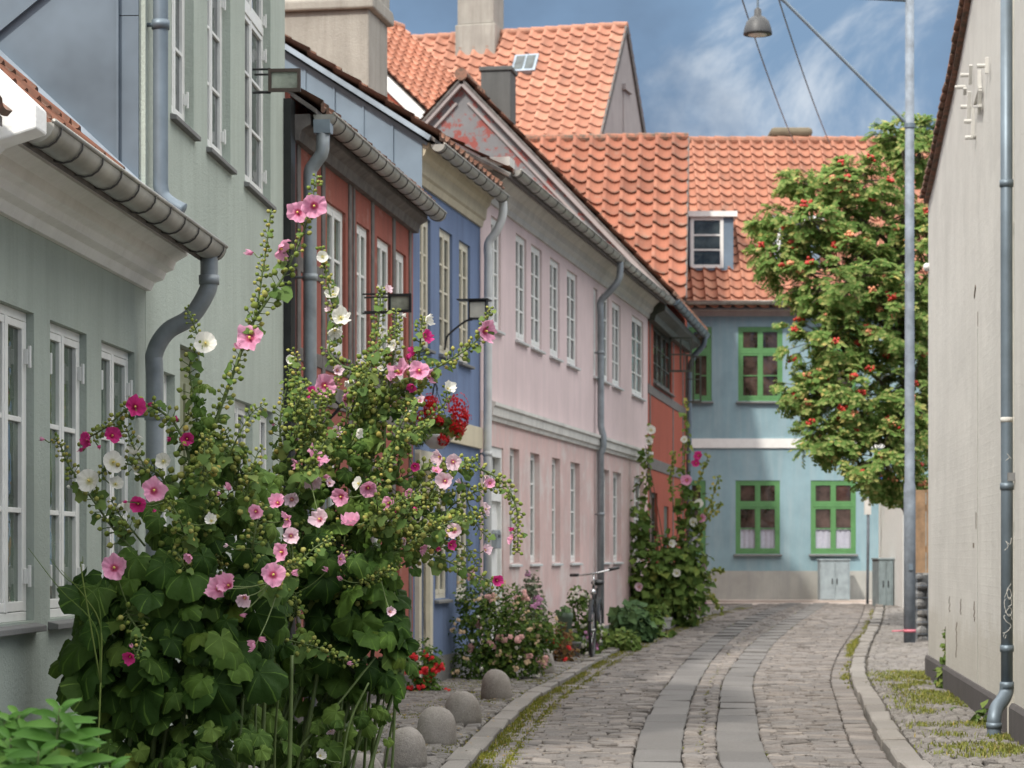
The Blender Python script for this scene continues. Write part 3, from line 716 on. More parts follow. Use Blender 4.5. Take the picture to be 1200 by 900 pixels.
cg = NT('clear_glass'); cg.set(Roughness=.03); cg.b.inputs['Transmission Weight'].default_value = 1.0; cg.b.inputs['IOR'].default_value = 1.1
cg.b.inputs['Base Color'].default_value = (.85, .9, .88, 1); M['clear'] = cg.mat
open_leaf(784, 811, 395, 436, 44.6, 'a'); open_leaf(803, 822, 417, 472, 47.3, 'b')

# ---- orange roofed corner house
rz = R(-5); ca, sa = math.cos(rz), math.sin(rz); L7 = 6.4
ex = Vector((3.50, 48.5)); ex = ex + Vector((-sa, ca))*.3
st = ex - Vector((ca, sa))*L7
h7 = empty('corner_house', (st.x, st.y, 0), rz, 'house showing a mossy orange pantile roof between the peeling gable and the light blue house', 'house', 'old town houses along the street')
mb = MB(); wall_grid(mb, L7, 0, 6.7, []); body(mb, L7, 7.2, 0, 6.7, ridge=10.3); mb.build('wall', M['red2'], h7)
roof_pair(h7, L7, 7.2, 6.92, R(45), M['tile_mid'], over=.34, seed=17, p=.36, row=.40, A=.135, t=.06, verge1=.03)
vb = MB(); t_ = 1.0
vb.bar((L7+.03, -.34, 6.55), (L7+.03, 3.6, 10.49), .04, .16); vb.build('verge', M['timber'], h7)

M['brown_chimney'] = m_plaster('brown_chimney', (.23, .19, .13), .5, .6, 1.0)
# ---- light blue house closing the street
h8 = empty('light_blue_house', (3.72, 52.3, 0), 0, 'light blue house with bright green windows closing the end of the street', 'house', 'old town houses along the street')
L8 = 5.6; D8 = 8.0
def w8(px0, px1, y0, y1): a, b = at(px0, y1, 52.3), at(px1, y0, 52.3); return (a.x-3.72, a.z, b.x-a.x, b.z-a.z)
W8 = [w8(807, 834, 383, 470), w8(865, 917, 383, 470), w8(952, 1003, 383, 470), w8(805, 827, 563, 649), w8(862, 914, 563, 649), w8(950, 1003, 563, 649)]
zp = at(800, 669, 52.3).z; zb0, zb1 = at(0, 525, 52.3).z, at(0, 514, 52.3).z
mb = MB(); wall_grid(mb, L8, -.2, 6.9, W8, .07); body(mb, L8, D8, -.2, 6.9, ridge=10.9); mb.build('wall', M['farblue'], h8)
for i, w in enumerate(W8):
    window(h8, *w, .03, 2, 'green_frame', 'glass_brown', cols=2 if i not in (0, 3) else 1, transom=.66, sillmat='plinth_grey', curtain='curtain' if i > 2 else None, fw=.06, cf=.045, sillout=.09)
mb = MB(); mb.box(0, L8, -.03, .0, -.2, zp); mb.build('plinth', M['plinth_beige'], h8)
mb = MB(); mb.box(0, L8, -.04, .0, zb0, zb1); mb.build('string_course', M['white'], h8)
mb = MB(); mb.prism_x([(0, 6.62), (-.06, 6.62), (-.10, 6.72), (-.26, 6.78), (-.26, 6.88), (0, 6.9)], 0, L8); mb.build('cornice', M['far_wall'], h8)
roof_pair(h8, L8+.6, D8, 7.12, R(45), M['tile_far'], over=.34, seed=19, p=.27, row=.31, A=.095, t=.045)
gutter(h8, 0, L8, -.42, 6.90, .075, step=.8)
ch = MB(); ch.box(2.45, 3.3, 4.05, 4.8, 10.2, 11.26); ch.box(2.38, 3.37, 3.98, 4.87, 11.26, 11.48); ch.build('chimney', M['brown_chimney'], h8, bevel=.09)
ch = MB(); ch.box(4.9, 5.12, 4.3, 4.5, 10.5, 11.35); ch.build('vent_pipe', M['zinc_pipe'], h8)
def dormer(x0, w, z0, z1, panel=.22):
    yf = z0-7.12-.08; yb = z1-7.12+.1
    d = MB(); d.prism_y([(x0, z0), (x0+.08, z0), (x0+.08, z1), (x0, z1)], yf, yf+.05)
    d.box(x0, x0+w+panel, yf, yf+.06, z0, z0+.08); d.box(x0+w-.08, x0+w+panel, yf+.002, yf+.06, z0+.08, z1)
    d.add([(x0, yf+.06, z0), (x0, yf+.06, z1), (x0, yb, z1)], [(0, 1, 2)]); d.add([(x0+w+panel, yf+.06, z0), (x0+w+panel, yf+.06, z1), (x0+w+panel, yb, z1)], [(0, 2, 1)])
    o = d.build('dormer', M['zinc_wall'], h8)
    r = MB(); r.box(x0-.08, x0+w+panel+.08, yf-.1, yb+.1, z1, z1+.12); r.build('dormer_roof', M['white_trim'], o)
    f = MB(); t = .075
    for p in ((x0+.03, x0+w, z0+.05, z0+.05+t), (x0+.03, x0+w, z1-t, z1-.003), (x0+.03, x0+.03+t, z0+.05+t, z1-t), (x0+w-t, x0+w, z0+.05+t, z1-t)): f.box(p[0], p[1], yf-.03, yf+.03, p[2], p[3])
    for k in (1, 2): zz = lerp(z0+.05+t, z1-t, k/3); f.box(x0+.03+t, x0+w-t, yf-.02, yf+.02, zz-.018, zz+.018)
    f.build('dormer_window', M['white'], o)
    g_ = MB(); g_.quad((x0+.08, yf+.01, z0+.1), (x0+w-.05, yf+.01, z0+.1), (x0+w-.05, yf+.01, z1-.05), (x0+.08, yf+.01, z1-.05)); g_.build('dormer_pane', M['glass'], o)
dormer(.19, .76, 7.68, 8.86); dormer(2.1, .76, 7.68, 8.76)

# ---- tall house far behind, big salmon roof
rz = R(-16); ca, sa = math.cos(rz), math.sin(rz); L9 = 7.6; D9 = 10.0; p9 = R(50)
rt = Vector((2.95, 62.0)); st = rt - Vector((ca, sa))*L9 - Vector((-sa, ca))*(D9/2)
zr9 = 15.1; ze9 = zr9 - math.tan(p9)*D9/2
h9 = empty('big_roof_house', (st.x, st.y, 0), rz, 'tall house in the back with big steep salmon tile roof and small skylight', 'house', 'old town houses along the street')
mb = MB(); wall_grid(mb, L9, 0, ze9-.1, []); body(mb, L9, D9, 0, ze9-.1, ridge=zr9-.12); mb.build('wall', M['far_wall'], h9)
roof_pair(h9, L9, D9, ze9, p9, M['tile_big'], over=.3, seed=21, p=.36, row=.33, A=.12, t=.05)
vb = MB()
for s_ in (1, -1): vb.bar((L9+.03, D9/2-s_*.02, zr9-.03), (L9+.03, D9/2-s_*5.2, zr9-.03-5.18*math.tan(p9)), .05, .16)
vb.build('verge', M['timber'], h9)
mb = MB(); mb.box(L9, L9+.03, D9/2-.32, D9/2+.30, 9.6, 13.4); mb.box(L9+.0, L9+.10, D9/2-.4, D9/2+.36, 13.4, 13.55); mb.build('gable_shutter', M['far_wall'], h9)
def on9(a, d): return Vector((a, D9/2-d, zr9-d*math.tan(p9)))
ch = MB(); cxx = L9-3.92; ch.box(cxx-.55, cxx+.55, D9/2-.55, D9/2+.5, 13.6, 15.3); ch.box(cxx-.5, cxx+.5, D9/2-.5, D9/2+.45, 15.3, 16.9); ch.build('chimney', M['chimney'], h9, bevel=.03)
sk = MB(); c_, s_ = math.cos(p9), math.sin(p9); P0 = on9(L9-2.42, .93)+Vector((0, -s_, c_))*.12
Mk = Matrix.Translation(P0) @ Matrix(((1, 0, 0, 0), (0, c_, -s_, 0), (0, s_, c_, 0), (0, 0, 0, 1)))
sk.box(-.32, .32, -.33, .33, -.08, .06, 0, Mk); so = sk.build('skylight', M['zinc'], h9, bevel=.01)
q = MB(); q.add([Mk @ Vector(v) for v in ((-.26, -.27, .065), (-.02, -.27, .065), (-.02, .27, .065), (-.26, .27, .065), (.02, -.27, .065), (.26, -.27, .065), (.26, .27, .065), (.02, .27, .065))], [(0, 1, 2, 3), (4, 5, 6, 7)]); q.build('pane', M['glass'], so)

# ---- red gabled house beside it
rz = R(50); L10 = 3.0; D10 = 7.0
d_in = Vector((-math.sin(rz), math.cos(rz)))
p0 = Vector((-2.05, 56.0))
h10 = empty('red_gable_house', (p0.x, p0.y, 0), rz, 'small red gable with white verge board between the big chimney and salmon roof', 'house', 'old town houses along the street')
mb = MB(); wall_grid(mb, L10, 0, 11.6, []); body(mb, L10, D10, 0, 11.6, ridge=11.6+D10/2*.84); mb.build('wall', M['red2'], h10)
roof_pair(h10, L10, D10, 11.8, R(40), M['tile_big'], over=.2, seed=23, p=.3, row=.3, A=.09, t=.045)
vb = MB(); tt = math.tan(R(40))
for s_ in (1, -1): vb.bar((-.06, D10/2-s_*.02, 11.6+D10/2*tt), (-.06, D10/2-s_*(D10/2+.15), 11.5), .06, .26)
vb.build('verge', M['white_trim'], h10)
# ================================================================== right-hand building
YR0, XR0, drR = 26.0, 4.53, 290/FOC
kR = math.sqrt(1+drR*drR); rzR = math.atan2(-1, -drR)
def uR(Y): return (YR0-Y)*kR
hr = empty('gable_ended_building', (XR0, YR0, 0), rzR, 'pale grey painted brick building with tiled verge and dark plinth on the right', 'building')
prof = [(26.0, 5.22), (25.0, 5.36), (23.6, 5.62), (22.2, 5.86), (21.2, 6.10), (20.2, 6.36), (19.0, 6.66), (17.72, 6.98)]
P = [(uR(y), z) for y, z in prof]; LR = P[-1][0]; DR = 7.0
mb = MB(); n = len(P)
mb.add([(x, 0, z) for x, z in P] + [(LR, 0, .31), (0, 0, .31)], [tuple(list(range(n-1, -1, -1)) + [n+1, n])])
mb.add([(x, DR, z) for x, z in P] + [(LR, DR, -.2), (0, DR, -.2)], [tuple(list(range(n)) + [n, n+1])])
mb.quad((0, DR, -.2), (0, 0, -.2), (0, 0, P[0][1]), (0, DR, P[0][1])); mb.quad((LR, 0, -.2), (LR, DR, -.2), (LR, DR, P[-1][1]), (LR, 0, P[-1][1]))
wr = mb.build('wall', M['right_wall'], hr)
mb = MB(); mb.prism_x([(0, -.3), (-.035, -.3), (-.035, .28), (-.02, .31), (0, .31)], -.03, LR); mb.build('plinth', M['plinth_dark'], hr)
rf = MB()
for i in range(n-1):
    (x0, z0), (x1, z1) = P[i], P[i+1]
    rf.add([(x0, -.05, z0), (x1, -.05, z1), (x1, DR, z1), (x0, DR, z0), (x0, -.05, z0+.05), (x1, -.05, z1+.05), (x1, DR, z1+.05), (x0, DR, z0+.05)], [(0, 3, 2, 1), (4, 5, 6, 7), (0, 1, 5, 4), (1, 2, 6, 5), (2, 3, 7, 6), (3, 0, 4, 7)])
ro = rf.build('roof', M['tile'], hr)
vt = MB(); x = 0.0; rnd = random.Random(4)
def ztop(u):
    for (a, za), (b, zb_) in zip(P, P[1:]):
        if u <= b: return lerp(za, zb_, (u-a)/(b-a))
    return P[-1][1]
while x < LR-.25:
    b = min(LR, x+.24); vt.bar((x-.03, .02+rnd.uniform(-.01, .01), ztop(x)+.075), (b, .02, ztop(b)+.05), .22, .035); x += .23
vt.build('verge_tiles', M['tile'], ro, bevel=.006)
# fine joint, ledges, scars in the render
mb = MB(); uj = uR(5148/(1146-890))
mb.box(uj-.006, uj+.006, -.004, .004, .31, 3.3); mb.build('wall_joint', M['plinth_beige'], hr)
def onR(px, py, out=0.0):
    """point on the right wall seen at that pixel, in the building's coordinates"""
    Yw = (XR0 - drR*YR0)/((px-600)/FOC - drR); return Vector((uR(Yw), -out, CAMZ+(650-py)*Yw/FOC))
sc = MB(); rnd = random.Random(9)
for px, y0, y1 in ((1113, 700, 717), (1126, 703, 720), (1142, 706, 728), (1108, 735, 765), (1121, 730, 770)):
    y = y0
    while y < y1:
        a = onR(px+rnd.uniform(-.6, .6), y); wd = .012+rnd.random()*.01
        sc.box(a.x-wd, a.x+wd, -.004, .003, a.z-.012, a.z+.008); y += 2.6
a = onR(1144, 610); sc.box(a.x-.02, a.x+.02, -.003, .003, a.z-.07, a.z+.07); a = onR(1141, 639); sc.box(a.x-.05, a.x+.05, -.003, .003, a.z-.02, a.z+.02)
a = onR(1143, 343); sc.bar(a+Vector((-.07, -.002, -.03)), a+Vector((.05, -.002, .05)), .01, .03)
a = onR(1146, 374); sc.box(a.x-.012, a.x+.012, -.003, .003, a.z-.06, a.z+.06)
sc.build('render_chips', M['bark'], hr)
# wrought iron wall anchors, painted over
ar_ = empty('wall_anchor', (XR0, YR0, 0), rzR, 'painted iron wall anchors shaped like figures high on the pale right wall', 'wall anchor')
def anc(x0, y0, x1, y1, w=.022): an = MB(); an.bar(onR(x0, y0, .03), onR(x1, y1, .03), w, .03, up=Vector((0, 1, 0))); an.build('anchor_bar', M['right_wall'], ar_, bevel=.003)
anc(1142, 76, 1141, 99); anc(1140, 107, 1139, 145); anc(1152, 82, 1152, 102); anc(1153, 102, 1146, 125); anc(1146, 125, 1153, 124); anc(1153, 105, 1151.5, 134); anc(1161, 67, 1161, 86); anc(1135, 103, 1134.5, 111); anc(1144.5, 125, 1144.2, 160, .012)
for px, py in ((1137.5, 88), (1138, 125), (1142, 142), (1158, 77), (1131, 102), (1143.5, 161)):
    c = onR(px, py, 0); an = MB(); an.tube([c+Vector((0, .0, 0)), c+Vector((0, -.09, 0))], .018, 8); an.build('anchor_peg', M['right_wall'], ar_)
cm = MB(); Mh = Matrix.Translation((XR0, YR0, 0)) @ Matrix.Rotation(rzR, 4, 'Z')
c = at(1086.5, 313, 25.9); cm.tube([c+Vector((.12, 0, 0)), c], .015, 8); cm.sphere(c, .045, 12, 8); cm.tube([c, c+Vector((-.02, -.055, -.01))], .022, 10)
T(cm.build('security_camera', M['white'], None, smooth=True), 'small white dome camera on the far corner of the right wall', 'camera')

# next building on the right, in front of the drainpipe niche
hq = empty('pale_building', (XR0+drR*(17.22-YR0), 17.22, 0), rzR, 'pale painted wall with dark plinth at the right edge beside the drainpipe', 'building')
LQ = 2.6
mb = MB(); wall_grid(mb, LQ, .31, 7.4, []); mb.quad((0, 6, -.2), (0, 0, -.2), (0, 0, 7.4), (0, 6, 7.4)); mb.quad((LQ, 0, -.2), (LQ, 6, -.2), (LQ, 6, 7.4), (LQ, 0, 7.4)); mb.quad((LQ, 6, -.2), (0, 6, -.2), (0, 6, 7.4), (LQ, 6, 7.4))
mb.build('wall', M['right_wall'], hq)
mb = MB(); mb.prism_x([(0, -.3), (-.04, -.3), (-.04, .30), (-.02, .33), (0, .33)], 0, LQ); mb.build('plinth', M['plinth_dark'], hq)
roof_pair(hq, LQ, 6, 7.6, R(40), M['tile'], seed=31, over=.25)
mb = MB(); mb.box(0, .06, -.05, .0, 1.93, 1.99); mb.build('ledge', M['plinth_grey'], hq)
# recessed wall strip between them
mb = MB(); ns = MB()
ns.box(uR(17.75), uR(17.2), .07, .3, -.2, 7.2); T(ns.build('niche_wall', M['cream'], None), 'narrow recessed strip of old cream brickwork behind the right drainpipe', 'wall'); bpy.data.objects['niche_wall'].matrix_world = Mh
lg = MB(); lg.box(uR(17.82), uR(17.68), -.03, .0, 1.92, 1.98); lg.build('ledge', M['plinth_grey'], hr)
# drainpipe with shoe and scribbles
pc = lambda px, py, Y=17.45: at(px, py, Y)
dz = empty('drainpipe', (pc(1180, 0).x, 17.45, 0), 0, 'grey zinc drainpipe with angled shoe and white graffiti on the right wall', 'drainpipe')
off = Vector((-pc(1180, 0).x, -17.45, 0))
def lp(px, py, Y=17.45): return at(px, py, Y)+off
pm = MB()
pm.tube([lp(1179.5, -40), lp(1179.5, 300), lp(1180, 560), lp(1180, 806)] , .044, 16)
pm.tube(spline([lp(1180, 800), lp(1179, 812), lp(1174, 822, 17.4), lp(1168, 830, 17.35), lp(1165, 842, 17.3), lp(1165, 852, 17.3), lp(1165, 889, 17.3)], 6), .052, 16)
for px, py in ((1179.5, 215), (1180, 570), (1180, 760), (1180, 803)):
    c = lp(px, py); pm.tube([c-Vector((0, 0, .025)), c+Vector((0, 0, .025))], .051, 16)
c = lp(1165, 850, 17.3); pm.tube([c-Vector((0, 0, .02)), c+Vector((0, 0, .02))], .058, 16)
pm.build('pipe', M['zinc_dark'], dz, smooth=True)
gr = MB(); rnd = random.Random(3)
def scribble(pts, r=.0021):
    P = [Vector((math.sin(a)*.0455, -math.cos(a)*.0455, z)) + Vector((lp(1180, 0).x, 0, 0)) for a, z in pts]
    gr.tube(spline(P, 6), r, 5)
zg = lambda py: CAMZ+(650-py)*17.45/FOC
scribble([(-.9, zg(742)), (-.2, zg(740)), (.5, zg(733)), (-.3, zg(728)), (-.7, zg(722)), (.3, zg(720)), (.7, zg(726))])
scribble([(-.5, zg(718)), (.2, zg(712)), (.7, zg(716)), (.2, zg(722)), (-.4, zg(716)), (-.6, zg(704)), (.3, zg(700)), (.6, zg(708)), (.0, zg(711))])
scribble([(-.6, zg(700)), (.1, zg(690)), (.6, zg(697)), (.1, zg(702)), (-.2, zg(692)), (.5, zg(684))])
scribble([(-.8, zg(746)), (-.6, zg(742))]); scribble([(-.5, zg(748)), (-.3, zg(744))])
scribble([(-.6, zg(645)), (.0, zg(640)), (-.4, zg(634)), (.3, zg(638)), (.6, zg(630))]); scribble([(-.4, zg(540)), (.2, zg(536)), (-.2, zg(532)), (.6, zg(538))])
gr.build('graffiti', M['grey_trim'], dz)
stk = MB(); stk.tube([lp(1179.7, 495), lp(1179.7, 489)], .0452, 16); stk.build('sticker', M['grey_trim'], dz, smooth=True)

# ================================================================== street furniture
pb = at(1066, 765, 34.0); px_ = pb.x; gz = g(34)
lp_root = empty('street_lamp', (px_, 34, gz), 0, 'tall galvanised lamp post with bracket arm and hanging grey bell lamp', 'street lamp')
ZL = lambda py: at(0, py, 34).z-gz
XL = lambda px: at(px, 0, 34).x-px_
po = MB(); po.lathe([(.085, 0), (.085, 2.3), (.072, 2.36), (.068, 5.0), (.062, 9.6), (.0, 9.62)], 18); po.build('pole', M['steel'], lp_root, smooth=True)
co = MB(); co.lathe([(.08, ZL(150)), (.08, ZL(145))], 18); co.box(-.03, .03, -.11, -.08, ZL(668), ZL(662)); co.build('collar', M['zinc_dark'], lp_root)
ar = MB(); ar.tube([(0, 0, ZL(0)), (XL(880), 0, ZL(-10))], .03, 10); ar.build('arm', M['zinc_dark'], lp_root)
br = MB(); br.tube([(0, 0, ZL(148)), (XL(920), 0, ZL(2)), (XL(905), 0, ZL(-9))], .024, 10); br.build('brace', M['zinc_dark'], lp_root)
ls = MB(); xs = XL(888)
Ml = Matrix.Translation((xs, 0, 0)); z0, z1 = ZL(41), ZL(14)
ls.lathe([(.18, z0), (.205, z0+.005), (.205, z0+.03), (.19, z0+.10), (.16, z0+.19), (.10, z0+.25), (.055, z0+.27), (.05, z1+.03), (.02, z1+.06)], 22, Ml)
lo = ls.build('lamp_shade', m_plain('lamp_enamel', (.055, .055, .055), .5, 0, .2, 8), lp_root, smooth=True)
st_ = MB(); st_.tube([(xs, 0, z1), (xs, 0, ZL(-9))], .016, 8); st_.build('lamp_stem', M['zinc_dark'], lp_root)
bp = MB(); bp.lathe([(.02, z0-.01), (.13, z0-.005), (.15, z0+.02), (.02, z0+.03)], 18, Ml); bp.build('diffuser', M['white'], lo, smooth=True)
rb = MB(); rb.lathe([(.09, ZL(741)), (.09, ZL(737.5))], 18); rb.tube([(-.1, -.05, ZL(739)), (-.26, -.06, ZL(739.5))], .012, 6); rb.build('ribbon', m_plain('pink_ribbon', (.55, .16, .2), .6), lp_root, smooth=True)

def wire(a, b, sag, label):
    mb = MB(); n = 24; mb.tube([a.lerp(b, i/n) - Vector((0, 0, sag*4*(i/n)*(1-i/n))) for i in range(n+1)], .012, 6)
    T(mb.build('overhead_wire', M['zinc_dark']), label, 'wire')
wire(at(862, -25, 33.5), at(931, 168, 53.5), .12, 'thin overhead wire passing behind the bell lamp to the blue house roof')
wire(at(905, -25, 33.5), at(974, 172, 53.5), .12, 'thin overhead wire running down to the roof right of the stubby chimney')

# utility cabinets
def cabinet(px0, px1, y0, y1, Y, d, name, label, mat, colr):
    a, b = at(px0, y1, Y), at(px1, y0, Y); w, hh = b.x-a.x, b.z-g(Y)
    r = empty('utility_cabinet', (a.x, Y, g(Y)), 0, label, 'cabinet')
    m = MB(); m.box(0, w, 0, d, .0, hh); m.build('cabinet_body', mat, r, bevel=.012)
    m = MB(); m.box(-.02, w+.02, -.02, d+.02, hh, hh+.035); m.build('lid', mat, r, bevel=.008)
    for k in range(2):
        m = MB(); m.box(.03+k*w/2-(.01 if k else 0), w/2-.01+k*(w/2-.03), -.014, 0, .08, hh-.06); dd = m.build('door', mat, r, bevel=.004)
        m = MB(); m.box(w/2-.07+k*.1, w/2-.05+k*.1, -.03, -.014, hh*.45, hh*.58); m.build('handle', M['black'], dd)
M['cab'] = m_plain('cabinet_paint', (.27, .32, .34), .6, 0, .2, 5)
M['cab2'] = m_plain('cabinet_teal_paint', (.20, .245, .255), .65, 0, .25, 5)
cabinet(961, 996, 657, 707, 51.55, .42, 'a', 'light grey double door utility cabinet below the right green window', M['cab'], None)
cabinet(1030, 1047, 656, 712, 47.5, .9, 'b', 'teal grey utility cabinet at the right kerb near the no stopping sign', M['cab2'], None)

# sign post with box and round sign seen at an angle
sp = at(1016.5, 705, 49.5)
r = empty('sign_post', (sp.x, 49.5, g(49.5)), 0, 'thin post with small white plate and round blue no stopping sign', 'road sign')
m = MB(); m.tube([(0, 0, 0), (.02, 0, 2.1), (.03, 0, 2.86)], .03, 10); m.build('post', M['steel'], r, smooth=True)
zz = lambda py: at(0, py, 49.5).z-g(49.5)
m = MB(); m.box(-.07, .07, -.05, -.02, zz(603), zz(584)); m.box(-.05, .05, -.053, -.05, zz(600), zz(597)); m.build('plate', M['grey_trim'], r)
Ms = Matrix.Translation((.25, -.04, zz(571))) @ Matrix.Rotation(R(55), 4, 'Z') @ Matrix.Rotation(R(90), 4, 'X')
m = MB(); m.lathe([(.27, -.01), (.27, .01)], 24, Ms); s1 = m.build('sign_face', m_plain('sign_red', (.55, .03, .03), .4), r)
m = MB(); m.lathe([(.22, .011), (.22, .014)], 24, Ms); m.build('blue_disc', m_plain('sign_blue', (.02, .12, .5), .4), s1)
m = MB(); m.box(-.24, .24, -.025, .025, .015, .018, 0, Ms @ Matrix.Rotation(R(45), 4, 'Z')); m.box(-.24, .24, -.025, .025, .0155, .0185, 0, Ms @ Matrix.Rotation(R(-45), 4, 'Z')); m.build('red_cross', m_plain('sign_cross', (.55, .03, .03), .4), s1)

# white gate wall, timber fence on gabion
a = at(1030.5, 0, 46.0).x; b_ = at(1058, 0, 42.0).x
m = MB()
pa, pb2 = Vector((at(1031, 0, 50.5).x, 50.5, 0)), Vector((at(1060, 0, 46).x, 46, 0))
for i in range(16):
    q0, q1 = pa.lerp(pb2, i/16), pa.lerp(pb2, (i+.93)/16)
    m.bar(q0+Vector((0, 0, 1.45)), q1+Vector((0, 0, 1.45)), .05, 2.5)
for zz_ in (.6, 2.3): m.bar(pa+Vector((.05, .02, zz_)), pb2+Vector((.05, .02, zz_)), .05, .1)
T(m.build('board_fence', M['white']), 'white vertical board fence between the light blue house and the lamp post', 'fence')
gb = empty('gabion_wall', (at(1073, 0, 34.6).x, 34.6, g(34.6)), 0, 'low gabion wall of grey stones beside the lamp post', 'wall')
m = MB(); rnd = random.Random(8)
hg = at(0, 672, 34.6).z-g(34.6)
for iz in range(8):
    for ix in range(14):
        r_ = rnd.uniform(.075, .10); m.sphere((ix*.165+rnd.uniform(-.03, .03)+.08, rnd.uniform(-.02, .05), .09+iz*(hg-.12)/7.2), r_, 7, 5, 0, (1.0, .8, rnd.uniform(.6, .85)))
m.build('stones', m_stone('gabion_stone', [(.10, .10, .10), (.35, .34, .32), (.2, .19, .18), (.45, .43, .41)], .85), gb)
m = MB(); m.box(0, 2.3, .06, .5, 0, hg-.02); m.build('stone_core', M['plinth_grey'], gb)
m = MB()
for i in range(15): m.tube([(i*.16, -.1, 0), (i*.16, -.1, hg)], .004, 4)
for i in range(7): m.tube([(0, -.1, i*hg/6), (2.3, -.1, i*hg/6)], .004, 4)
m.build('wire_cage', M['steel'], gb)
fe = empty('timber_fence', (at(1073, 0, 34.9).x, 34.9, g(34.9)+hg), 0, 'brown timber board fence standing on the gabion wall', 'fence')
m = MB(); rnd = random.Random(5)
for i in range(15): m.box(i*.155, i*.155+.145, -.012+rnd.uniform(-.004, .004), .012, 0, at(0, 575, 34.9).z-g(34.9)-hg+rnd.uniform(-.02, .02))
m.build('boards', M['wood'], fe)
m = MB(); m.box(0, 2.3, .012, .06, .3, .4); m.box(0, 2.3, .012, .06, .9, 1.0); m.build('rail', M['wood'], fe)

# wall lamps
def flood(F, px_wall, zc, reach, bw, bh, label, name='floodlight', depth=.14):
    u = F.u(px_wall); X = F.X0 + (F.Y(px_wall)-F.Y0)*F.dr
    r = empty(name, (X, F.Y(px_wall), zc), F.rz, label, 'wall lamp')
    m = MB()
    for dz in (bh*.55, -bh*.55):
        m.tube([(0, 0, dz), (0, -reach, dz)], .008, 8); m.tube([(.08, 0, dz*.75), (.08, -reach, dz*.75)], .008, 8)
    m.tube([(0, -reach, bh*.6), (0, -reach, -bh*.6)], .01, 8); m.build('bracket', M['black'], r)
    m = MB(); y0, y1 = -reach-bw, -reach
    m.add([(-.02, y0, -bh/2), (-.02, y1, -bh/2), (-.02, y1, bh/2), (-.02, y0, bh/2), (depth, y0+.03, -bh*.3), (depth, y1-.03, -bh*.3), (depth, y1-.03, bh*.3), (depth, y0+.03, bh*.3)], [(0, 1, 5, 4), (1, 2, 6, 5), (2, 3, 7, 6), (3, 0, 4, 7), (4, 5, 6, 7)])
    fw_ = .018
    m.box(-.03, -.0, y0-.004, y1+.004, bh/2-fw_, bh/2+.006); m.box(-.03, -.0, y0-.004, y1+.004, -bh/2-.006, -bh/2+fw_); m.box(-.03, -.0, y0-.004, y0+fw_, -bh/2+fw_, bh/2-fw_); m.box(-.03, -.0, y1-fw_, y1+.004, -bh/2+fw_, bh/2-fw_)
    b = m.build('lamp_body', M['bronze'] if 'bronze' in label else M['black'], r)
    m = MB(); m.quad((-.012, y1-.01, -bh/2+.01), (-.012, y0+.01, -bh/2+.01), (-.012, y0+.01, bh/2-.01), (-.012, y1-.01, bh/2-.01)); m.build('lens', M['lens'], b)
M['bronze'] = m_plain('bronze_paint', (.10, .075, .06), .45, .3, .2)
M['lens'] = m_glass('lamp_lens', (.10, .11, .09), .1, .12)
flood(F2, 296, CAMZ+(650-95)*F2.Y(296)/FOC, .12, .22, .15, 'bronze floodlight on bracket arms beside the upper window of the tall sage house')
flood(F3, 425, CAMZ+(650-356)*F3.Y(425)/FOC, .24, .20, .155, 'black floodlight on two rods in front of the red timber framed wall')
u = F4.u(521); X = F4.X0+(F4.Y(521)-F4.Y0)*F4.dr; Yq = F4.Y(521)
r = empty('box_lantern', (X, Yq, CAMZ+(650-364)*Yq/FOC), F4.rz, 'small pale box lantern on a bent arm on the cobalt blue wall', 'wall lamp')
m = MB(); m.tube(spline([(0, 0, -.42), (0, -.02, -.30), (0, -.06, -.24), (0, -.22, -.12), (0, -.30, -.10)], 5), .011, 8); m.build('arm', M['black'], r)
m = MB(); y0, y1 = -.46, -.27
for (ya, yb, za, zb_) in ((y0, y1, .08, .10), (y0, y1, -.10, -.085), (y0, y0+.012, -.09, .085), (y1-.012, y1, -.09, .085)): m.box(-.06, .06, ya, yb, za, zb_)
m.box(-.10, .10, y0-.03, y1+.12, .10, .112); fr_ = m.build('lantern_frame', M['black'], r)
m = MB(); m.box(-.05, .05, y0+.014, y1-.014, -.083, .078); m.build('diffuser', m_plain('frosted_glass', (.62, .6, .52), .4), fr_)
# letterbox on the white door
u = F5.u(583); Yq = F5.Y(583); X = F5.X0+(Yq-F5.Y0)*F5.dr
r = empty('letterbox', (X, Yq, CAMZ+(650-633)*Yq/FOC), F5.rz, 'small grey letterbox with rounded top mounted on the white door', 'letterbox')
m = MB(); m.prism_y([(-.13, -.10), (.13, -.10), (.13, .08), (.08, .12), (-.08, .12), (-.13, .08)], -.02, .05); m.build('box', M['zinc_pipe'], r, bevel=.008)
m = MB(); m.box(-.06, .06, -.026, -.02, .03, .065); m.build('slot', M['black'], r)
# small number-less mail flap on pink wall
# globe lamp by the blue house door
gl = at(478, 487, 23.6)
r = empty('globe_lamp', gl, F4.rz, 'white globe lamp on the wall by the hanging geranium', 'wall lamp')
m = MB(); m.sphere((0, 0, 0), .085, 14, 10); m.build('globe', m_plain('opal_glass', (.66, .63, .55), .3), r, smooth=True)
m = MB(); m.lathe([(.05, -.12), (.06, -.07), (.03, -.06)], 12); m.tube([(0, 0, -.11), (0, .22, -.14)], .012, 8); m.build('bracket', M['black'], r)
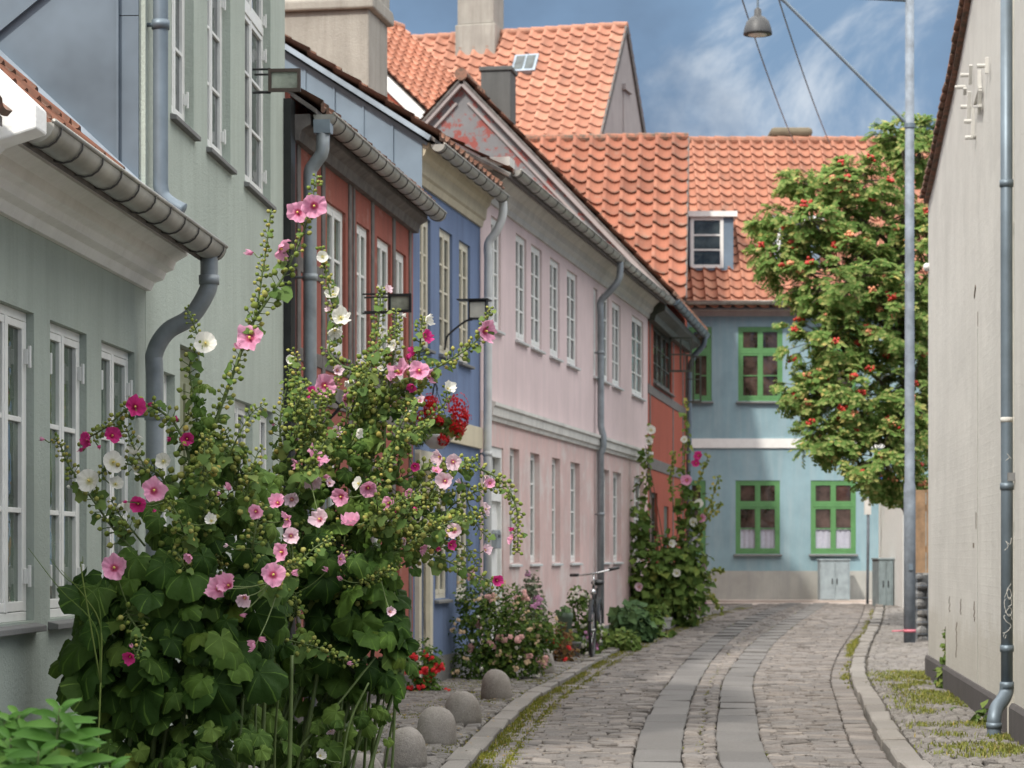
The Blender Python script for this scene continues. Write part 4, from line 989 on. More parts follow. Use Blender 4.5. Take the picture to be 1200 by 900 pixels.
# ================================================================== ground, paving
mb = MB(); Ys = [-60, -20, -5, 0, 5, 10] + [12+i*1.5 for i in range(31)] + [60, 70, 90, 140, 260]; Xs = [-160, -60, -25, -10, -5, 0, 5, 10, 25, 60, 160]
gs = lambda Y: g(Y)
mb.add([(x, y, gs(y)-.0) for y in Ys for x in Xs], [(j*11+i, j*11+i+1, (j+1)*11+i+1, (j+1)*11+i) for j in range(len(Ys)-1) for i in range(10)])
T(mb.build('ground', M['dirt']), kind='structure')

kL = curve_fn([(2, -1.0), (12, -.42), (16, -.21), (21.8, .20), (26, .64), (30.2, 1.14), (34.5, 1.82), (39, 2.66), (44, 3.72), (49, 5.0)])      # road side edge of the left kerb
sL = curve_fn([(2, .12), (12, .62), (16, .81), (21.8, 1.30), (26, 1.72), (30.2, 2.20), (34.5, 2.78), (39, 3.50), (44, 4.48), (49.4, 5.60)])   # left slab strip, left edge
sR = curve_fn([(2, .80), (12, 1.22), (16, 1.38), (21.8, 1.89), (26, 2.30), (30.2, 2.84), (34.5, 3.46), (39, 4.24), (44, 5.18), (49.4, 6.20)])
kR_ = curve_fn([(2, 1.5), (12, 2.22), (16, 2.52), (21.8, 3.18), (26, 3.68), (30.2, 4.30), (34.5, 5.02), (39, 5.82), (44, 6.66), (49, 7.45)])  # road side edge of the right kerb
SW = .33
def wallL(Y):
    if Y < 9: return -2.8+.0571*Y
    for F in (F1, F2, F3, F4, F5, F6):
        if Y <= F.Y1: return F.X0+F.dr*(Y-F.Y0)
    return F6.X1()
def wallR(Y): return XR0-drR*(YR0-Y) if Y < 26 else 4.53+(Y-26)*.19
def slope(f, Y): return (f(Y+.2)-f(Y-.2))/.4

rnd = random.Random(77)
def stones(mb, left, right, Y0, Y1, row, wid, zoff, bev=.010, jz=.005, gap=.010, skewfn=None, mi=0, miss=0.0, stagger=True):
    Y = Y0
    while Y < Y1:
        rw = row*rnd.uniform(.86, 1.14) if row < .5 else row*rnd.uniform(.92, 1.08)
        xl, xr = left(Y), right(Y); W = xr-xl
        if W < .05: Y += rw; continue
        t = 0.0; first = True
        sk = slope(skewfn or left, Y); xc = (xl+xr)/2
        def P(tt, yy):
            X = left(yy)+(right(yy)-left(yy))*tt
            y2 = yy - sk*(X-xc)/(1+sk*sk)
            return left(y2)+(right(y2)-left(y2))*tt, y2
        while t < 1-1e-3:
            w = wid*rnd.uniform(.78, 1.25)/W
            if first and stagger: w *= rnd.uniform(.45, 1.0); first = False
            t2 = min(1.0, t+w)
            if 1-t2 < .45*wid/W: t2 = 1.0
            if rnd.random() >= miss:
                cs = [P(t, Y), P(t2, Y), P(t2, Y+rw), P(t, Y+rw)]
                cx = sum(c[0] for c in cs)/4; cy = sum(c[1] for c in cs)/4
                sh = [(c[0]+rnd.uniform(-.9, .9)*gap, c[1]+rnd.uniform(-.9, .9)*gap) for c in cs]
                def ins(c, d):
                    dx, dy = cx-c[0], cy-c[1]; L_ = math.hypot(dx, dy); 
                    return (c[0]+(d if dx > 0 else -d), c[1]+(d if dy > 0 else -d))
                z = g(cy)+zoff+rnd.uniform(-jz, jz); tx, ty = rnd.uniform(-jz, jz)*1.2, rnd.uniform(-jz, jz)*1.2
                A = [ins(c, gap/2) for c in sh]; B = [ins(c, gap/2+bev) for c in sh]
                zs = [tx*(1 if i in (1, 2) else -1)+ty*(1 if i > 1 else -1) for i in range(4)]
                vs = [(A[i][0], A[i][1], g(cy)-.02) for i in range(4)] + [(A[i][0], A[i][1], z-bev*.8+zs[i]) for i in range(4)] + [(B[i][0], B[i][1], z+zs[i]) for i in range(4)]
                fs = [(8, 9, 10, 11)] + [(k+i, k+(i+1) % 4, k+4+(i+1) % 4, k+4+i) for k in (0, 4) for i in range(4)]
                mb.add(vs, fs, mi)
            t = t2
        Y += rw
def off_(f, d): return lambda Y: f(Y)+d
road = MB()
def split2(a, b, Y0, Y1, **kw): stones(road, a, b, Y0, Y1, **kw)
YA, YM, YB = 2.0, 30, 49.3
for (a, b) in ((off_(kL, .005), off_(kL, .20)),):      # gutter course of longer stones
    stones(road, a, b, YA, YB, .22, .17, .045, skewfn=kL, jz=.005, stagger=False)
stones(road, off_(kL, .205), off_(sL, .0), YA, YM, .105, .19, .052, skewfn=sL, jz=.006)
stones(road, off_(kL, .205), off_(sL, .0), YM, YB, .13, .21, .052, skewfn=sL, jz=.006)
stones(road, off_(sL, SW), off_(sR, .0), YA, YB, .14, .14, .05, skewfn=sL, bev=.014, jz=.005, gap=.012, stagger=False)
stones(road, off_(sR, SW), off_(kR_, -.215), YA, YM, .105, .19, .05, skewfn=sR, jz=.006)
stones(road, off_(sR, SW), off_(kR_, -.215), YM, YB, .13, .21, .05, skewfn=sR, jz=.006)
stones(road, off_(kR_, -.21), off_(kR_, -.005), YA, YB, .22, .18, .045, skewfn=kR_, jz=.005, stagger=False)
T(road.build('road', M['cobble']), kind='structure')
slab = MB()
for f in (sL, sR): stones(slab, f, off_(f, SW), YA, 49.6, .9, SW*4, .052, bev=.007, gap=.010, jz=.004, skewfn=f, stagger=False)
T(slab.build('granite_track', M['slab']), kind='structure')
# pavements
pv = MB(); n = 60
ys = [2+i*(49.5-2)/n for i in range(n+1)]
for (a, b) in ((wallL, off_(kL, -.16)), (off_(kR_, .17), wallR)):
    vs = []
    for y in ys: vs += [(a(y)-.3 if a is wallL else a(y), y, g(y)+.05), (max(a(y)+.02, b(y)+(.3 if b is wallR else 0)), y, g(y)+.05)]
    pv.add(vs, [(2*i, 2*i+1, 2*i+3, 2*i+2) for i in range(n)], 1)
stones(pv, off_(wallL, .02), off_(kL, -.18), 2.5, 30, .11, .13, .085, bev=.016, jz=.006, gap=.014, skewfn=kL, miss=.03)
stones(pv, off_(wallL, .02), off_(kL, -.18), 30, 47.5, .14, .16, .085, bev=.016, jz=.006, gap=.014, skewfn=kL, miss=.03)
stones(pv, off_(kR_, .20), off_(wallR, -.0), 2.5, 26, .10, .11, .085, bev=.016, jz=.006, gap=.012, skewfn=kR_, miss=.03)
stones(pv, off_(kR_, .20), off_(kR_, 1.0), 26, 49, .13, .14, .085, bev=.016, jz=.006, gap=.012, skewfn=kR_)
T(pv.build('pavement', [M['cobble2'], M['dirt']]), kind='structure')
kb = MB()
stones(kb, off_(kL, -.17), off_(kL, .0), YA, 48, .95, 5, .092, bev=.012, gap=.014, jz=.005, skewfn=kL, stagger=False)
stones(kb, off_(kR_, .0), off_(kR_, .18), YA, 48.6, .95, 5, .10, bev=.012, gap=.014, jz=.005, skewfn=kR_, stagger=False)
T(kb.build('kerb', M['kerbstone']), kind='structure')
cs = MB(); cs.add([(-30, 49.4, .345), (40, 49.4, .345), (40, 51.2, .372), (-30, 51.2, .372)], [(0, 1, 2, 3)]); cs.box(-30, 40, 51.2, 52.3, .2, .42)
T(cs.build('cross_street', M['sandstone']), kind='structure')

# moss, litter of leaves and grass in the joints
gm = MB(); rnd = random.Random(21)
def blade(mb, p, h, lean, w, mi=0):
    a = rnd.uniform(0, 2*PI); d = Vector((math.cos(a), math.sin(a), 0)); s_ = Vector((-d.y, d.x, 0))*w
    tip = p+d*lean*h+Vector((0, 0, h)); mid = p+d*lean*h*.35+Vector((0, 0, h*.6))
    mb.add([p-s_, p+s_, mid+s_*.7, mid-s_*.7, tip], [(0, 1, 2, 3), (3, 2, 4)], mi)
def tuft(mb, x, y, z, n, h, spread, w=.006, lean=.6):
    for _ in range(n):
        blade(mb, Vector((x+rnd.gauss(0, spread), y+rnd.gauss(0, spread), z)), h*rnd.uniform(.4, 1.2), rnd.uniform(.1, lean), w*rnd.uniform(.6, 1.3))
def nz(x, y, s=1.0): return noise.noise(Vector((x*s, y*s, 3.7)))
Y = 13.0
while Y < 47:
    for k in range(6 if Y < 30 else 4):
        d = nz(kL(Y)*2, Y*1.3)
        if d > -.25 or rnd.random() < .3:
            x = kL(Y)+rnd.choice([.012, .03, .06, .10, .21, .23, -.17, -.18]); tuft(gm, x, Y+rnd.uniform(-.1, .1), g(Y)+.045, 7, .020+.014*max(0, d), .024, .0045)
    Y += .055
Y = 24.0
while Y < 46:                                   # right kerb: one thick mossy patch, thin elsewhere
    d = .08+.75*max(0, 1-abs(Y-33.6)/3.2)+.5*max(0, nz(4, Y*.8))
    for k in range(3):
        if rnd.random() < d: tuft(gm, kR_(Y)-.03-rnd.random()*.12*d, Y, g(Y)+.05, 8, .028, .03, .005)
    Y += .07
for _ in range(2600):                            # left pavement joints
    y = rnd.uniform(15, 31); x = lerp(wallL(y), kL(y)-.18, rnd.random())
    if nz(x*1.6, y*.9) > -.02: tuft(gm, x, y, g(y)+.075, 7, .018, .035, .0045)
Y = 13
while Y < 48:                                   # between the two stone courses of the middle strip
    xm = (sL(Y)+SW+sR(Y))/2
    if nz(9, Y*1.7) > .0: tuft(gm, xm+rnd.gauss(0, .012), Y, g(Y)+.035, 4, .02, .014, .005)
    for f in (sL, sR):
        if nz(5, Y*1.1+f(Y)) > .25: tuft(gm, f(Y)+rnd.choice([0, SW]), Y, g(Y)+.035, 3, .018, .012, .005)
    Y += .07
T(gm.build('joint_moss', m_leaf('moss_green', (.11, .13, .02), (.17, .18, .03), (.26, .24, .05), .8, .1)), kind='stuff')
wm = MB()
for _ in range(2600):                           # weedy right pavement
    y = rnd.uniform(15.5, 27); x = wallR(y)-abs(rnd.gauss(0, .32))
    if x < kR_(y)+.2 or nz(x*2.2, y*1.1) < -.1: continue
    tuft(wm, x, y, g(y)+.08, 6, .038, .05, .005, 1.0)
T(wm.build('weeds', m_leaf('weed_green', (.14, .17, .035), (.20, .22, .05), (.28, .26, .08), .7, .2)), kind='stuff')
lv = MB()
for _ in range(900):
    y = rnd.uniform(15.5, 30); x = rnd.uniform(wallL(y), kL(y)+.9*rnd.random())
    a = rnd.uniform(0, PI); s_ = rnd.uniform(.008, .02); p = Vector((x, y, g(y)+(.10 if x < kL(y) else .062)))
    d = Vector((math.cos(a), math.sin(a), rnd.uniform(-.2, .3)))*s_; e2 = Vector((-math.sin(a), math.cos(a), 0))*s_*.6
    lv.add([p-d, p+e2, p+d, p-e2], [(0, 1, 2, 3)])
T(lv.build('leaf_litter', m_leaf('litter', (.16, .10, .04), (.30, .20, .07), (.42, .34, .26), .8, .1)), kind='stuff')

# ---- granite bollards
specs = [(423.5, 884, 924, 48, 'rounded granite bollard half cut off at the lower edge of the picture', None),
         (475, 853, 898, 50, 'rounded granite bollard with brownish flecks, second from the front of the row', None),
         (511.5, 829, 872, 47, 'rounded granite bollard in the middle of the row along the pavement', None),
         (542.5, 811, 848, 41, 'rounded granite bollard standing in a patch of green weeds', None),
         (582, 785, 819, 36, 'rounded granite bollard in front of the pink rose bush', None),
         (637, 757, 789, 27, 'squat grey stone bollard half hidden at the right of the rose bush', None)]
for i, (px, yt, yb, w, lab, _) in enumerate(specs):
    Y = CAMZ*FOC/(yb-650) if yb > 800 else 27.6
    Y = (CAMZ-.085)*FOC/(yb-650)
    c = at(px, yb, Y); r = w*Y/FOC/2; hh = (yb-yt)*Y/FOC
    m = MB(); rnd = random.Random(40+i)
    prof = [(r*1.0, -.05), (r*1.03, .03), (r*1.0, hh*.45), (r*.95, hh*.62), (r*.83, hh*.78), (r*.62, hh*.91), (r*.34, hh*.985), (r*.1, hh)]
    m.lathe(prof, 26)
    m.v = [tuple(Vector(v)*(1+.10*noise.noise(Vector(v)*4+Vector((i*7, 0, 0)))+.012*noise.noise(Vector(v)*25))) for v in m.v]
    T(m.build('bollard', M['boulder'], None, smooth=True, loc=(c.x, Y+r*.6, g(Y)+.085), rot=(rnd.uniform(-.06, .06), rnd.uniform(-.06, .06), rnd.uniform(0, 6))), lab, 'bollard', 'granite bollards along the pavement')

# ---- bicycle seen end-on
bY = 30.3; bx = at(694, 0, bY).x; gz = g(bY)+.085
bk = empty('bicycle', (bx, bY, gz), R(-7), 'black bicycle seen end on with silver handlebar, parked among plants by the pink house', 'bicycle')
def wheel(y):
    m = MB(); m.tube([(0, y+.34*math.cos(a), .34+.34*math.sin(a)) for a in [2*PI*i/32 for i in range(33)]], .02, 8, 0, False); w = m.build('wheel', M['black'], bk, smooth=True)
    m = MB()
    for i in range(16):
        a = 2*PI*i/16; m.tube([(.02*(-1)**i, y, .34), (0, y+.32*math.cos(a), .34+.32*math.sin(a))], .0015, 4)
    m.tube([(-.04, y, .34), (.04, y, .34)], .02, 8); m.build('spokes', M['chrome'], w)
    m = MB(); m.tube([(0, y+.37*math.cos(a), .34+.37*math.sin(a)) for a in [PI*.1+PI*.8*i/12 for i in range(13)]], .024, 6); m.build('mudguard', M['black'], w)
wheel(0); wheel(1.05)
m = MB(); m.tube([(0, .12, .55), (0, .20, .92)], .018, 8); m.tube([(0, .2, .85), (0, .68, .62)], .016, 8); m.tube([(0, .16, .62), (0, .60, .30)], .018, 8); m.tube([(0, .58, .28), (0, .74, .86)], .016, 8); m.tube([(0, .60, .3), (0, 1.05, .34)], .012, 8); m.tube([(0, .7, .72), (0, 1.05, .34)], .010, 8)
for s_ in (-.045, .045): m.tube([(s_, .0, .34), (s_, .11, .70), (0, .13, .74)], .011, 8)
m.build('frame', M['black'], bk, smooth=True)
m = MB(); m.tube([(0, .18, .9), (0, .2, 1.04)], .013, 8); m.tube(spline([(-.27, .32, 1.035), (-.2, .28, 1.03), (-.08, .2, 1.045), (.08, .2, 1.07), (.2, .26, 1.10), (.28, .32, 1.115)], 5), .012, 8); hb = m.build('handlebar', M['chrome'], bk, smooth=True)
for a, b in (((-.31, .36, 1.03), (-.2, .28, 1.035)), ((.19, .26, 1.10), (.31, .34, 1.13))):
    m = MB(); m.tube([a, b], .02, 8); m.build('grip', M['black'], hb, smooth=True)
m = MB(); m.sphere((0, .80, .93), .12, 10, 6, 0, (.75, 1.15, .35)); m.build('saddle', M['black'], bk, smooth=True)
m = MB(); m.sphere((.0, .06, .82), .04, 10, 6); m.build('headlight', M['chrome'], bk, smooth=True)
m = MB(); m.tube([(-.02, .56, .29), (-.12, .56, .29)], .01, 6); m.box(-.17, -.09, .52, .60, .275, .30); m.tube([(.02, .58, .27), (.12, .58, .27)], .01, 6); m.box(.09, .17, .54, .62, .255, .28); m.build('pedals', M['black'], bk)
# ================================================================== plants
LM = {}
LM['holly'] = m_leaf('hollyhock_leaf', (.016, .041, .006), (.030, .070, .010), (.064, .116, .017), .5, .16, True)
LM['holly_light'] = m_leaf('hollyhock_upper_leaf', (.040, .082, .014), (.066, .122, .022), (.12, .185, .036), .5, .22, True)
LM['holly_small'] = m_leaf('hollyhock_young_leaf', (.07, .13, .03), (.11, .18, .045), (.17, .24, .07), .5, .25)
LM['bud'] = m_leaf('hollyhock_bud', (.13, .19, .035), (.22, .27, .06), (.36, .35, .10), .6, .15)
LM['stem'] = m_plain('hollyhock_stem', (.085, .125, .03), .6, 0, .25, 8)
LM['laurel'] = m_leaf('laurel_leaf', (.05, .14, .018), (.08, .20, .03), (.15, .29, .06), .35, .25)
LM['rose'] = m_leaf('rose_leaf', (.045, .092, .016), (.075, .135, .025), (.16, .22, .045), .5, .2)
LM['lime'] = m_leaf('lime_leaf', (.07, .12, .025), (.11, .17, .035), (.18, .23, .06), .55, .25)
LM['bluegreen'] = m_leaf('blue_green_leaf', (.04, .08, .03), (.06, .115, .042), (.10, .165, .06), .5, .15)
LM['sagebush'] = m_leaf('grey_green_leaf', (.10, .13, .08), (.15, .18, .11), (.22, .22, .14), .6, .2)
LM['rowan'] = m_leaf('rowan_leaf', (.115, .22, .05), (.24, .36, .10), (.50, .50, .19), .6, .48)
LM['far'] = m_leaf('far_hollyhock_leaf', (.06, .11, .022), (.10, .165, .035), (.19, .26, .06), .55, .2)
PETAL = {
    'pink': m_petal('pink_petal', (.40, .04, .10), (.72, .27, .44), (.78, .40, .55)),
    'pale': m_petal('pale_pink_petal', (.50, .12, .20), (.76, .52, .60), (.80, .62, .68)),
    'mag': m_petal('magenta_petal', (.30, .015, .07), (.60, .035, .20), (.66, .06, .28)),
    'white': m_petal('white_petal', (.62, .60, .32), (.80, .78, .70), (.82, .80, .75)),
    'red': m_petal('scarlet_petal', (.40, .01, .01), (.58, .008, .012), (.62, .012, .02)),
    'rose': m_petal('peach_petal', (.72, .42, .28), (.76, .50, .42), (.74, .46, .42)),
}
LM['centre'] = m_plain('flower_centre', (.62, .48, .12), .7, 0, .2)

def frame_from(z, tip, roll=0.0):
    """matrix whose +Z is the face normal and whose +Y points along tip as far as possible"""
    z = z.normalized(); y = tip - z*tip.dot(z)
    if y.length < 1e-4: y = Vector((1, 0, 0)) - z*z.x
    y.normalize(); x = y.cross(z)
    return Matrix((x, y, z)).transposed().to_4x4() @ Matrix.Rotation(roll, 4, 'Z')

def leaf_mesh(seed, lobes=5, nseg=36, rings=3, depth=.22, cup=.22, ripple=.02, notch=True):
    """palmate leaf of length about 1, stalk at the origin, tip along +Y; returns verts, faces, uvs"""
    rnd = random.Random(seed); vs = [Vector((0, 0, 0))]; uv = [(0, 0)]
    ph = rnd.uniform(-.1, .1); sc_ = [rnd.uniform(.9, 1.1) for _ in range(lobes+1)]
    for r in range(1, rings+1):
        t = r/rings
        for j in range(nseg+1):
            a = lerp(-PI*.93, PI*.93, j/nseg) if notch else lerp(-PI, PI, j/nseg)
            lob = a/(2*PI*.93/lobes)
            k = lob-round(lob); li = int(round(lob))+lobes//2
            L_ = (.56+.10*math.cos(a*.9))*(1-depth*(2*abs(k))**1.5*t)*sc_[max(0, min(lobes, li))]*(1+(.035*math.sin(j*2.6+seed)+rnd.uniform(-.03, .03))*t)
            x, y = math.sin(a)*L_*t*1.02, math.cos(a)*L_*t + .12*t
            z = -cup*t*t*(x*x+.8*y*y)*1.6 + ripple*math.cos(2*PI*k)*t - .12*t*t*max(0, y) + .075*t*noise.noise(Vector((x*5, y*5, seed*3.1))) + .07*t*t*math.sin(a*4+seed*2) + rnd.uniform(-.01, .01)
            vs.append(Vector((x, y, z))); uv.append((lob+.5+.5, t))
    m = nseg+1; fs = []; fu = []
    for j in range(nseg): fs.append((0, 1+j+1, 1+j)); 
    for r in range(rings-1):
        for j in range(nseg):
            a = 1+r*m+j; fs.append((a, a+1, a+m+1, a+m))
    for f in fs: fu.append([(uv[i] if i else (uv[f[1]][0], 0)) for i in f])
    return vs, fs, fu
LEAVES = [leaf_mesh(s_, rings=4, depth=.15+.06*(s_ % 3), cup=.15+.2*(s_ % 3)) for s_ in range(9)]
SLEAF = [leaf_mesh(20+s_, 3, 9, 1, .3, .25, .03) for s_ in range(3)]
def add_leaf(mb, L, Mx, sc_):
    vs, fs, fu = L; mb.add([Mx @ (v*sc_) for v in vs], fs, 0, fu)
def simple_leaf(mb, p, nrm, tip, ln, wd, fold=.25):
    X = frame_from(nrm, tip); 
    vs = [Vector((0, 0, 0)), Vector((wd, ln*.45, fold*wd)), Vector((0, ln, -ln*.12)), Vector((-wd, ln*.45, fold*wd)), Vector((0, ln*.5, -.02*ln))]
    mb.add([p + (X @ v) for v in vs], [(0, 1, 4), (1, 2, 4), (4, 2, 3), (0, 4, 3)])

# ---- flowers: shared meshes
def flower_mesh(name, mat, seed, funnel=.42, ruff=.05, crumple=False):
    rnd = random.Random(seed); mb = MB(); n = 40; rings = 5; vs = [(0, 0, -.02)]; uv = [(0, 0)]
    ph = [rnd.uniform(-.06, .06) for _ in range(5)]
    for r in range(1, rings+1):
        t = r/rings
        for j in range(n):
            a = 2*PI*j/n; k = (a/(2*PI)*5) % 1
            z_off = .10*t*t*math.sin(2*a+seed*1.7)+.07*t*t*math.sin(3*a+seed)
            rad = t*(1+(-.035*math.cos(2*PI*k)**3 + .022*math.sin(3*a+seed)+.018*math.sin(17*a+seed)+.012*math.sin(26*a))*t)
            z = z_off + funnel*t**1.6 + ruff*math.sin(10*a+seed)*t**2 + .06*math.cos(2*PI*(k-.5))*t*t + rnd.uniform(-.01, .01)
            vs.append((rad*math.cos(a)*.5, rad*math.sin(a)*.5, z*.5-.02)); uv.append((a/(2*PI)*5, t))
    fs = [(0, 1+j, 1+(j+1) % n) for j in range(n)] + [(1+r*n+j, 1+(r+1)*n+j, 1+(r+1)*n+(j+1) % n, 1+r*n+(j+1) % n) for r in range(rings-1) for j in range(n)]
    fu = [[uv[i] if i else (uv[f[1]][0], 0) for i in f] for f in fs]
    for q in fu:                                   # unwrap the seam
        if max(c[0] for c in q)-min(c[0] for c in q) > 2: q[:] = [(c[0]+5 if c[0] < 2 else c[0], c[1]) for c in q]
    if seed % 5 > 2 or crumple:
        vs = [(v[0]*(1-.25*noise.noise(Vector((v[0]*4, v[1]*4, seed)))), v[1]*(1-.3*noise.noise(Vector((v[1]*4, v[0]*4, seed+9)))), v[2]+.28*noise.noise(Vector((v[0]*6, v[1]*6, seed*2.0)))*math.hypot(v[0], v[1])*2) for v in vs]
    mb.add(vs, fs, 0, fu); o = mb.build(name, mat, None, smooth=True); me = o.data; bpy.data.objects.remove(o); return me
def centre_mesh():
    mb = MB(); mb.lathe([(.03, -.02), (.045, .06), (.055, .12), (.045, .17), (.01, .19)], 8); o = mb.build('flower_centre', LM['centre'], None, smooth=True); me = o.data; bpy.data.objects.remove(o); return me
FM = {k: [flower_mesh('flower', PETAL[k], 5*i+len(k), .30+.13*i, .04+.018*i, i > 2) for i in range(6)] for k in ('pink', 'pale', 'mag', 'white')}
FC = centre_mesh()
def put_flower(root, p, d, dia, col, rnd, closed=False):
    me = rnd.choice(FM[col][:3] if dia > .095 and rnd.random() < .75 else FM[col][1:]); f = bpy.data.objects.new('flower', me); COL.objects.link(f); f.parent = root
    d = d.normalized(); Mx = frame_from(d, Vector((rnd.uniform(-1, 1), rnd.uniform(-1, 1), rnd.uniform(-1, 1))))
    s = Matrix.Diagonal((dia*(.5 if closed else 1), dia*(.5 if closed else 1), dia*(1.5 if closed else 1), 1))
    f.matrix_basis = Matrix.Translation(p-root.location) @ Mx @ s
    if not closed:
        c = bpy.data.objects.new('flower_centre', FC); COL.objects.link(c); c.parent = f

def bud(mb, p, d, r):
    d = d.normalized(); X = frame_from(d, Vector((.3, .5, .7)))
    n = 6; prof = [(.35, -1.0), (.95, -.45), (1.0, .1), (.6, .75), (.12, 1.15)]
    vs = [p + (X @ Vector((a*r*math.cos(2*PI*j/n), a*r*math.sin(2*PI*j/n), z*r))) for a, z in prof for j in range(n)]
    fs = [(i*n+j, i*n+(j+1) % n, (i+1)*n+(j+1) % n, (i+1)*n+j) for i in range(4) for j in range(n)] + [tuple(4*n+j for j in range(n))]
    mb.add(vs, fs)

DIRS = {'f': Vector((.05, -1, .12)), 'l': Vector((-1, -.45, .1)), 'r': Vector((1, -.45, .1)), 'u': Vector((0, -.5, 1)), 'd': Vector((.1, -.6, -.8)), 'fl': Vector((-.5, -1, .05)), 'fr': Vector((.5, -1, .05)), 'b': Vector((.5, .6, .2))}

def hollyhock(name, label, base, Yc, stems, blobs, flowers, seed, base_pts, leafbig=.2, dens=.86, extra=()):
    rnd = random.Random(seed)
    root = empty(name, base, 0, label, 'hollyhock', 'hollyhocks in the street')
    o = root.location
    st = MB(); bu = MB(); sm = MB(); fo = MB(); fl2 = MB()
    stems = list(stems)
    for (n_, x0, x1, y0, y1, dx0, dx1, up0, up1) in extra:            # thin budding side shoots
        for _ in range(n_):
            x, y = rnd.uniform(x0, x1), rnd.uniform(y0, y1); dx, uy = rnd.uniform(dx0, dx1), rnd.uniform(up0, up1); dY = rnd.uniform(-.42, .2)
            stems.append(([(x, y, dY*.5), (x+dx*.35, y-uy*.45, dY), (x+dx*.75, y-uy*.85, dY), (x+dx*1.1, y-uy, dY)], (.005, .002), .12, .0115))
    for pts, (r0, r1), budstart, bs in stems:
        # pts: (px, py[, dY])
        P = spline([at(p[0], p[1], Yc+(p[2] if len(p) > 2 else 0)) - o for p in pts], 8)
        k = len(P); st.tube(P, [lerp(r0, r1, i/(k-1)) for i in range(k)], 7)
        ln = [0]
        for a, b in zip(P, P[1:]): ln.append(ln[-1]+(b-a).length)
        tot = ln[-1]; s = budstart*tot; i = 0; ang = rnd.uniform(0, 6)
        while s < tot:
            while i < k-2 and ln[i+1] < s: i += 1
            t = (s-ln[i])/max(1e-6, ln[i+1]-ln[i]); p = P[i].lerp(P[i+1], t); tg = (P[i+1]-P[i]).normalized()
            fr = s/tot; q = (1-(fr-budstart)/(1.001-budstart))
            for _ in range(3 if rnd.random() < .75 else 2):
                ang += 2.4+rnd.uniform(-.5, .5); side = tg.orthogonal().normalized(); side.rotate(Matrix.Rotation(ang, 3, tg))
                pl = (.014+.030*q)*rnd.uniform(.6, 1.4); rb = bs*(.6+.55*q)*rnd.uniform(.75, 1.25)
                e_ = p+side*pl+tg*pl*.5; st.tube([p, e_], .0022, 4); bud(bu, e_+(side+tg*.4)*rb*.6, side+tg*.5, rb)
            if rnd.random() < .5*q+.2:
                ang2 = rnd.uniform(0, 6); side = tg.orthogonal().normalized(); side.rotate(Matrix.Rotation(ang2, 3, tg))
                sl = (.03+.05*q)*rnd.uniform(.6, 1.3); e_ = p+side*.03; add_leaf(sm, rnd.choice(SLEAF), Matrix.Translation(e_) @ frame_from(Vector((side.x*.5, -.6, .6))+Vector((rnd.uniform(-.5, .5), 0, rnd.uniform(-.4, .4))), side+Vector((0, 0, -.3))), sl)
            s += (.019+.013*q)*rnd.uniform(.8, 1.3)
    for a, b, r_ in base_pts:
        A, B = at(*a)-o, at(*b)-o; mid = (A+B)/2+Vector((rnd.uniform(-.03, .03), 0, .02)); st.tube(spline([A, mid, B], 5), [r_*lerp(1.15, .8, i/10) for i in range(11)], 7)
    # foliage: overlapping leaves on lumpy blobs
    for (px, py, rx, ry, dY, dR, nl, sz) in blobs:
        c = at(px, py, Yc+dY)-o; sx, sz_ = rx*Yc/FOC, ry*Yc/FOC
        for _ in range(int(nl*dens)):
            v = Vector((rnd.gauss(0, 1), rnd.gauss(0, 1), rnd.gauss(0, 1))).normalized(); q = rnd.uniform(.35, 1.02)**.6
            if v.y > .3 and rnd.random() < .7: v.y *= -1
            p = c+Vector((v.x*sx*q, v.y*dR*q, v.z*sz_*q))
            nrm = Vector((v.x*.55+rnd.gauss(0, .42), -.62+v.y*.4+rnd.gauss(0, .38), .60+v.z*.25+rnd.gauss(0, .34)))
            tip = Vector((v.x*.7+rnd.gauss(0, .35), -.25+rnd.gauss(0, .25), -.75+rnd.gauss(0, .25)))
            add_leaf(fl2 if sz < .72 or rnd.random() < .12 else fo, rnd.choice(LEAVES), Matrix.Translation(p) @ frame_from(nrm, tip), leafbig*sz*rnd.uniform(.6, 1.2))
    SP = [Vector(v) for v in st.v[::4]]
    for fl in flowers:                                                # flower stalks
        p = at(fl[0], fl[1], Yc+(fl[5] if len(fl) > 5 else 0))-o+Vector((0, .012, 0))
        q = min(SP, key=lambda v: (v-p).length_squared)
        if (q-p).length < .45: st.tube(spline([q, q.lerp(p, .5)+Vector((0, .01, -.012)), p], 4), .0028, 5)
    st.build('stem', LM['stem'], root, smooth=True); b = bu.build('flower_buds', LM['bud'], root, smooth=True); b['kind'] = 'stuff'
    fo.build('foliage', LM['holly'], root, smooth=True); fl2.build('upper_foliage', LM['holly_light'], root, smooth=True); sm.build('young_foliage', LM['holly_small'], root, smooth=True)
    for fl in flowers:
        px, py, dpx, col, d = fl[:5]; Y = Yc+(fl[5] if len(fl) > 5 else 0)
        closed = d.endswith('c'); dv = DIRS[d.rstrip('c')].normalized() + Vector((rnd.gauss(0, .3), rnd.gauss(0, .1), rnd.gauss(0, .28)))
        put_flower(root, at(px, py, Y), dv, dpx*Y/FOC*1.06, col, rnd, closed)
    return root

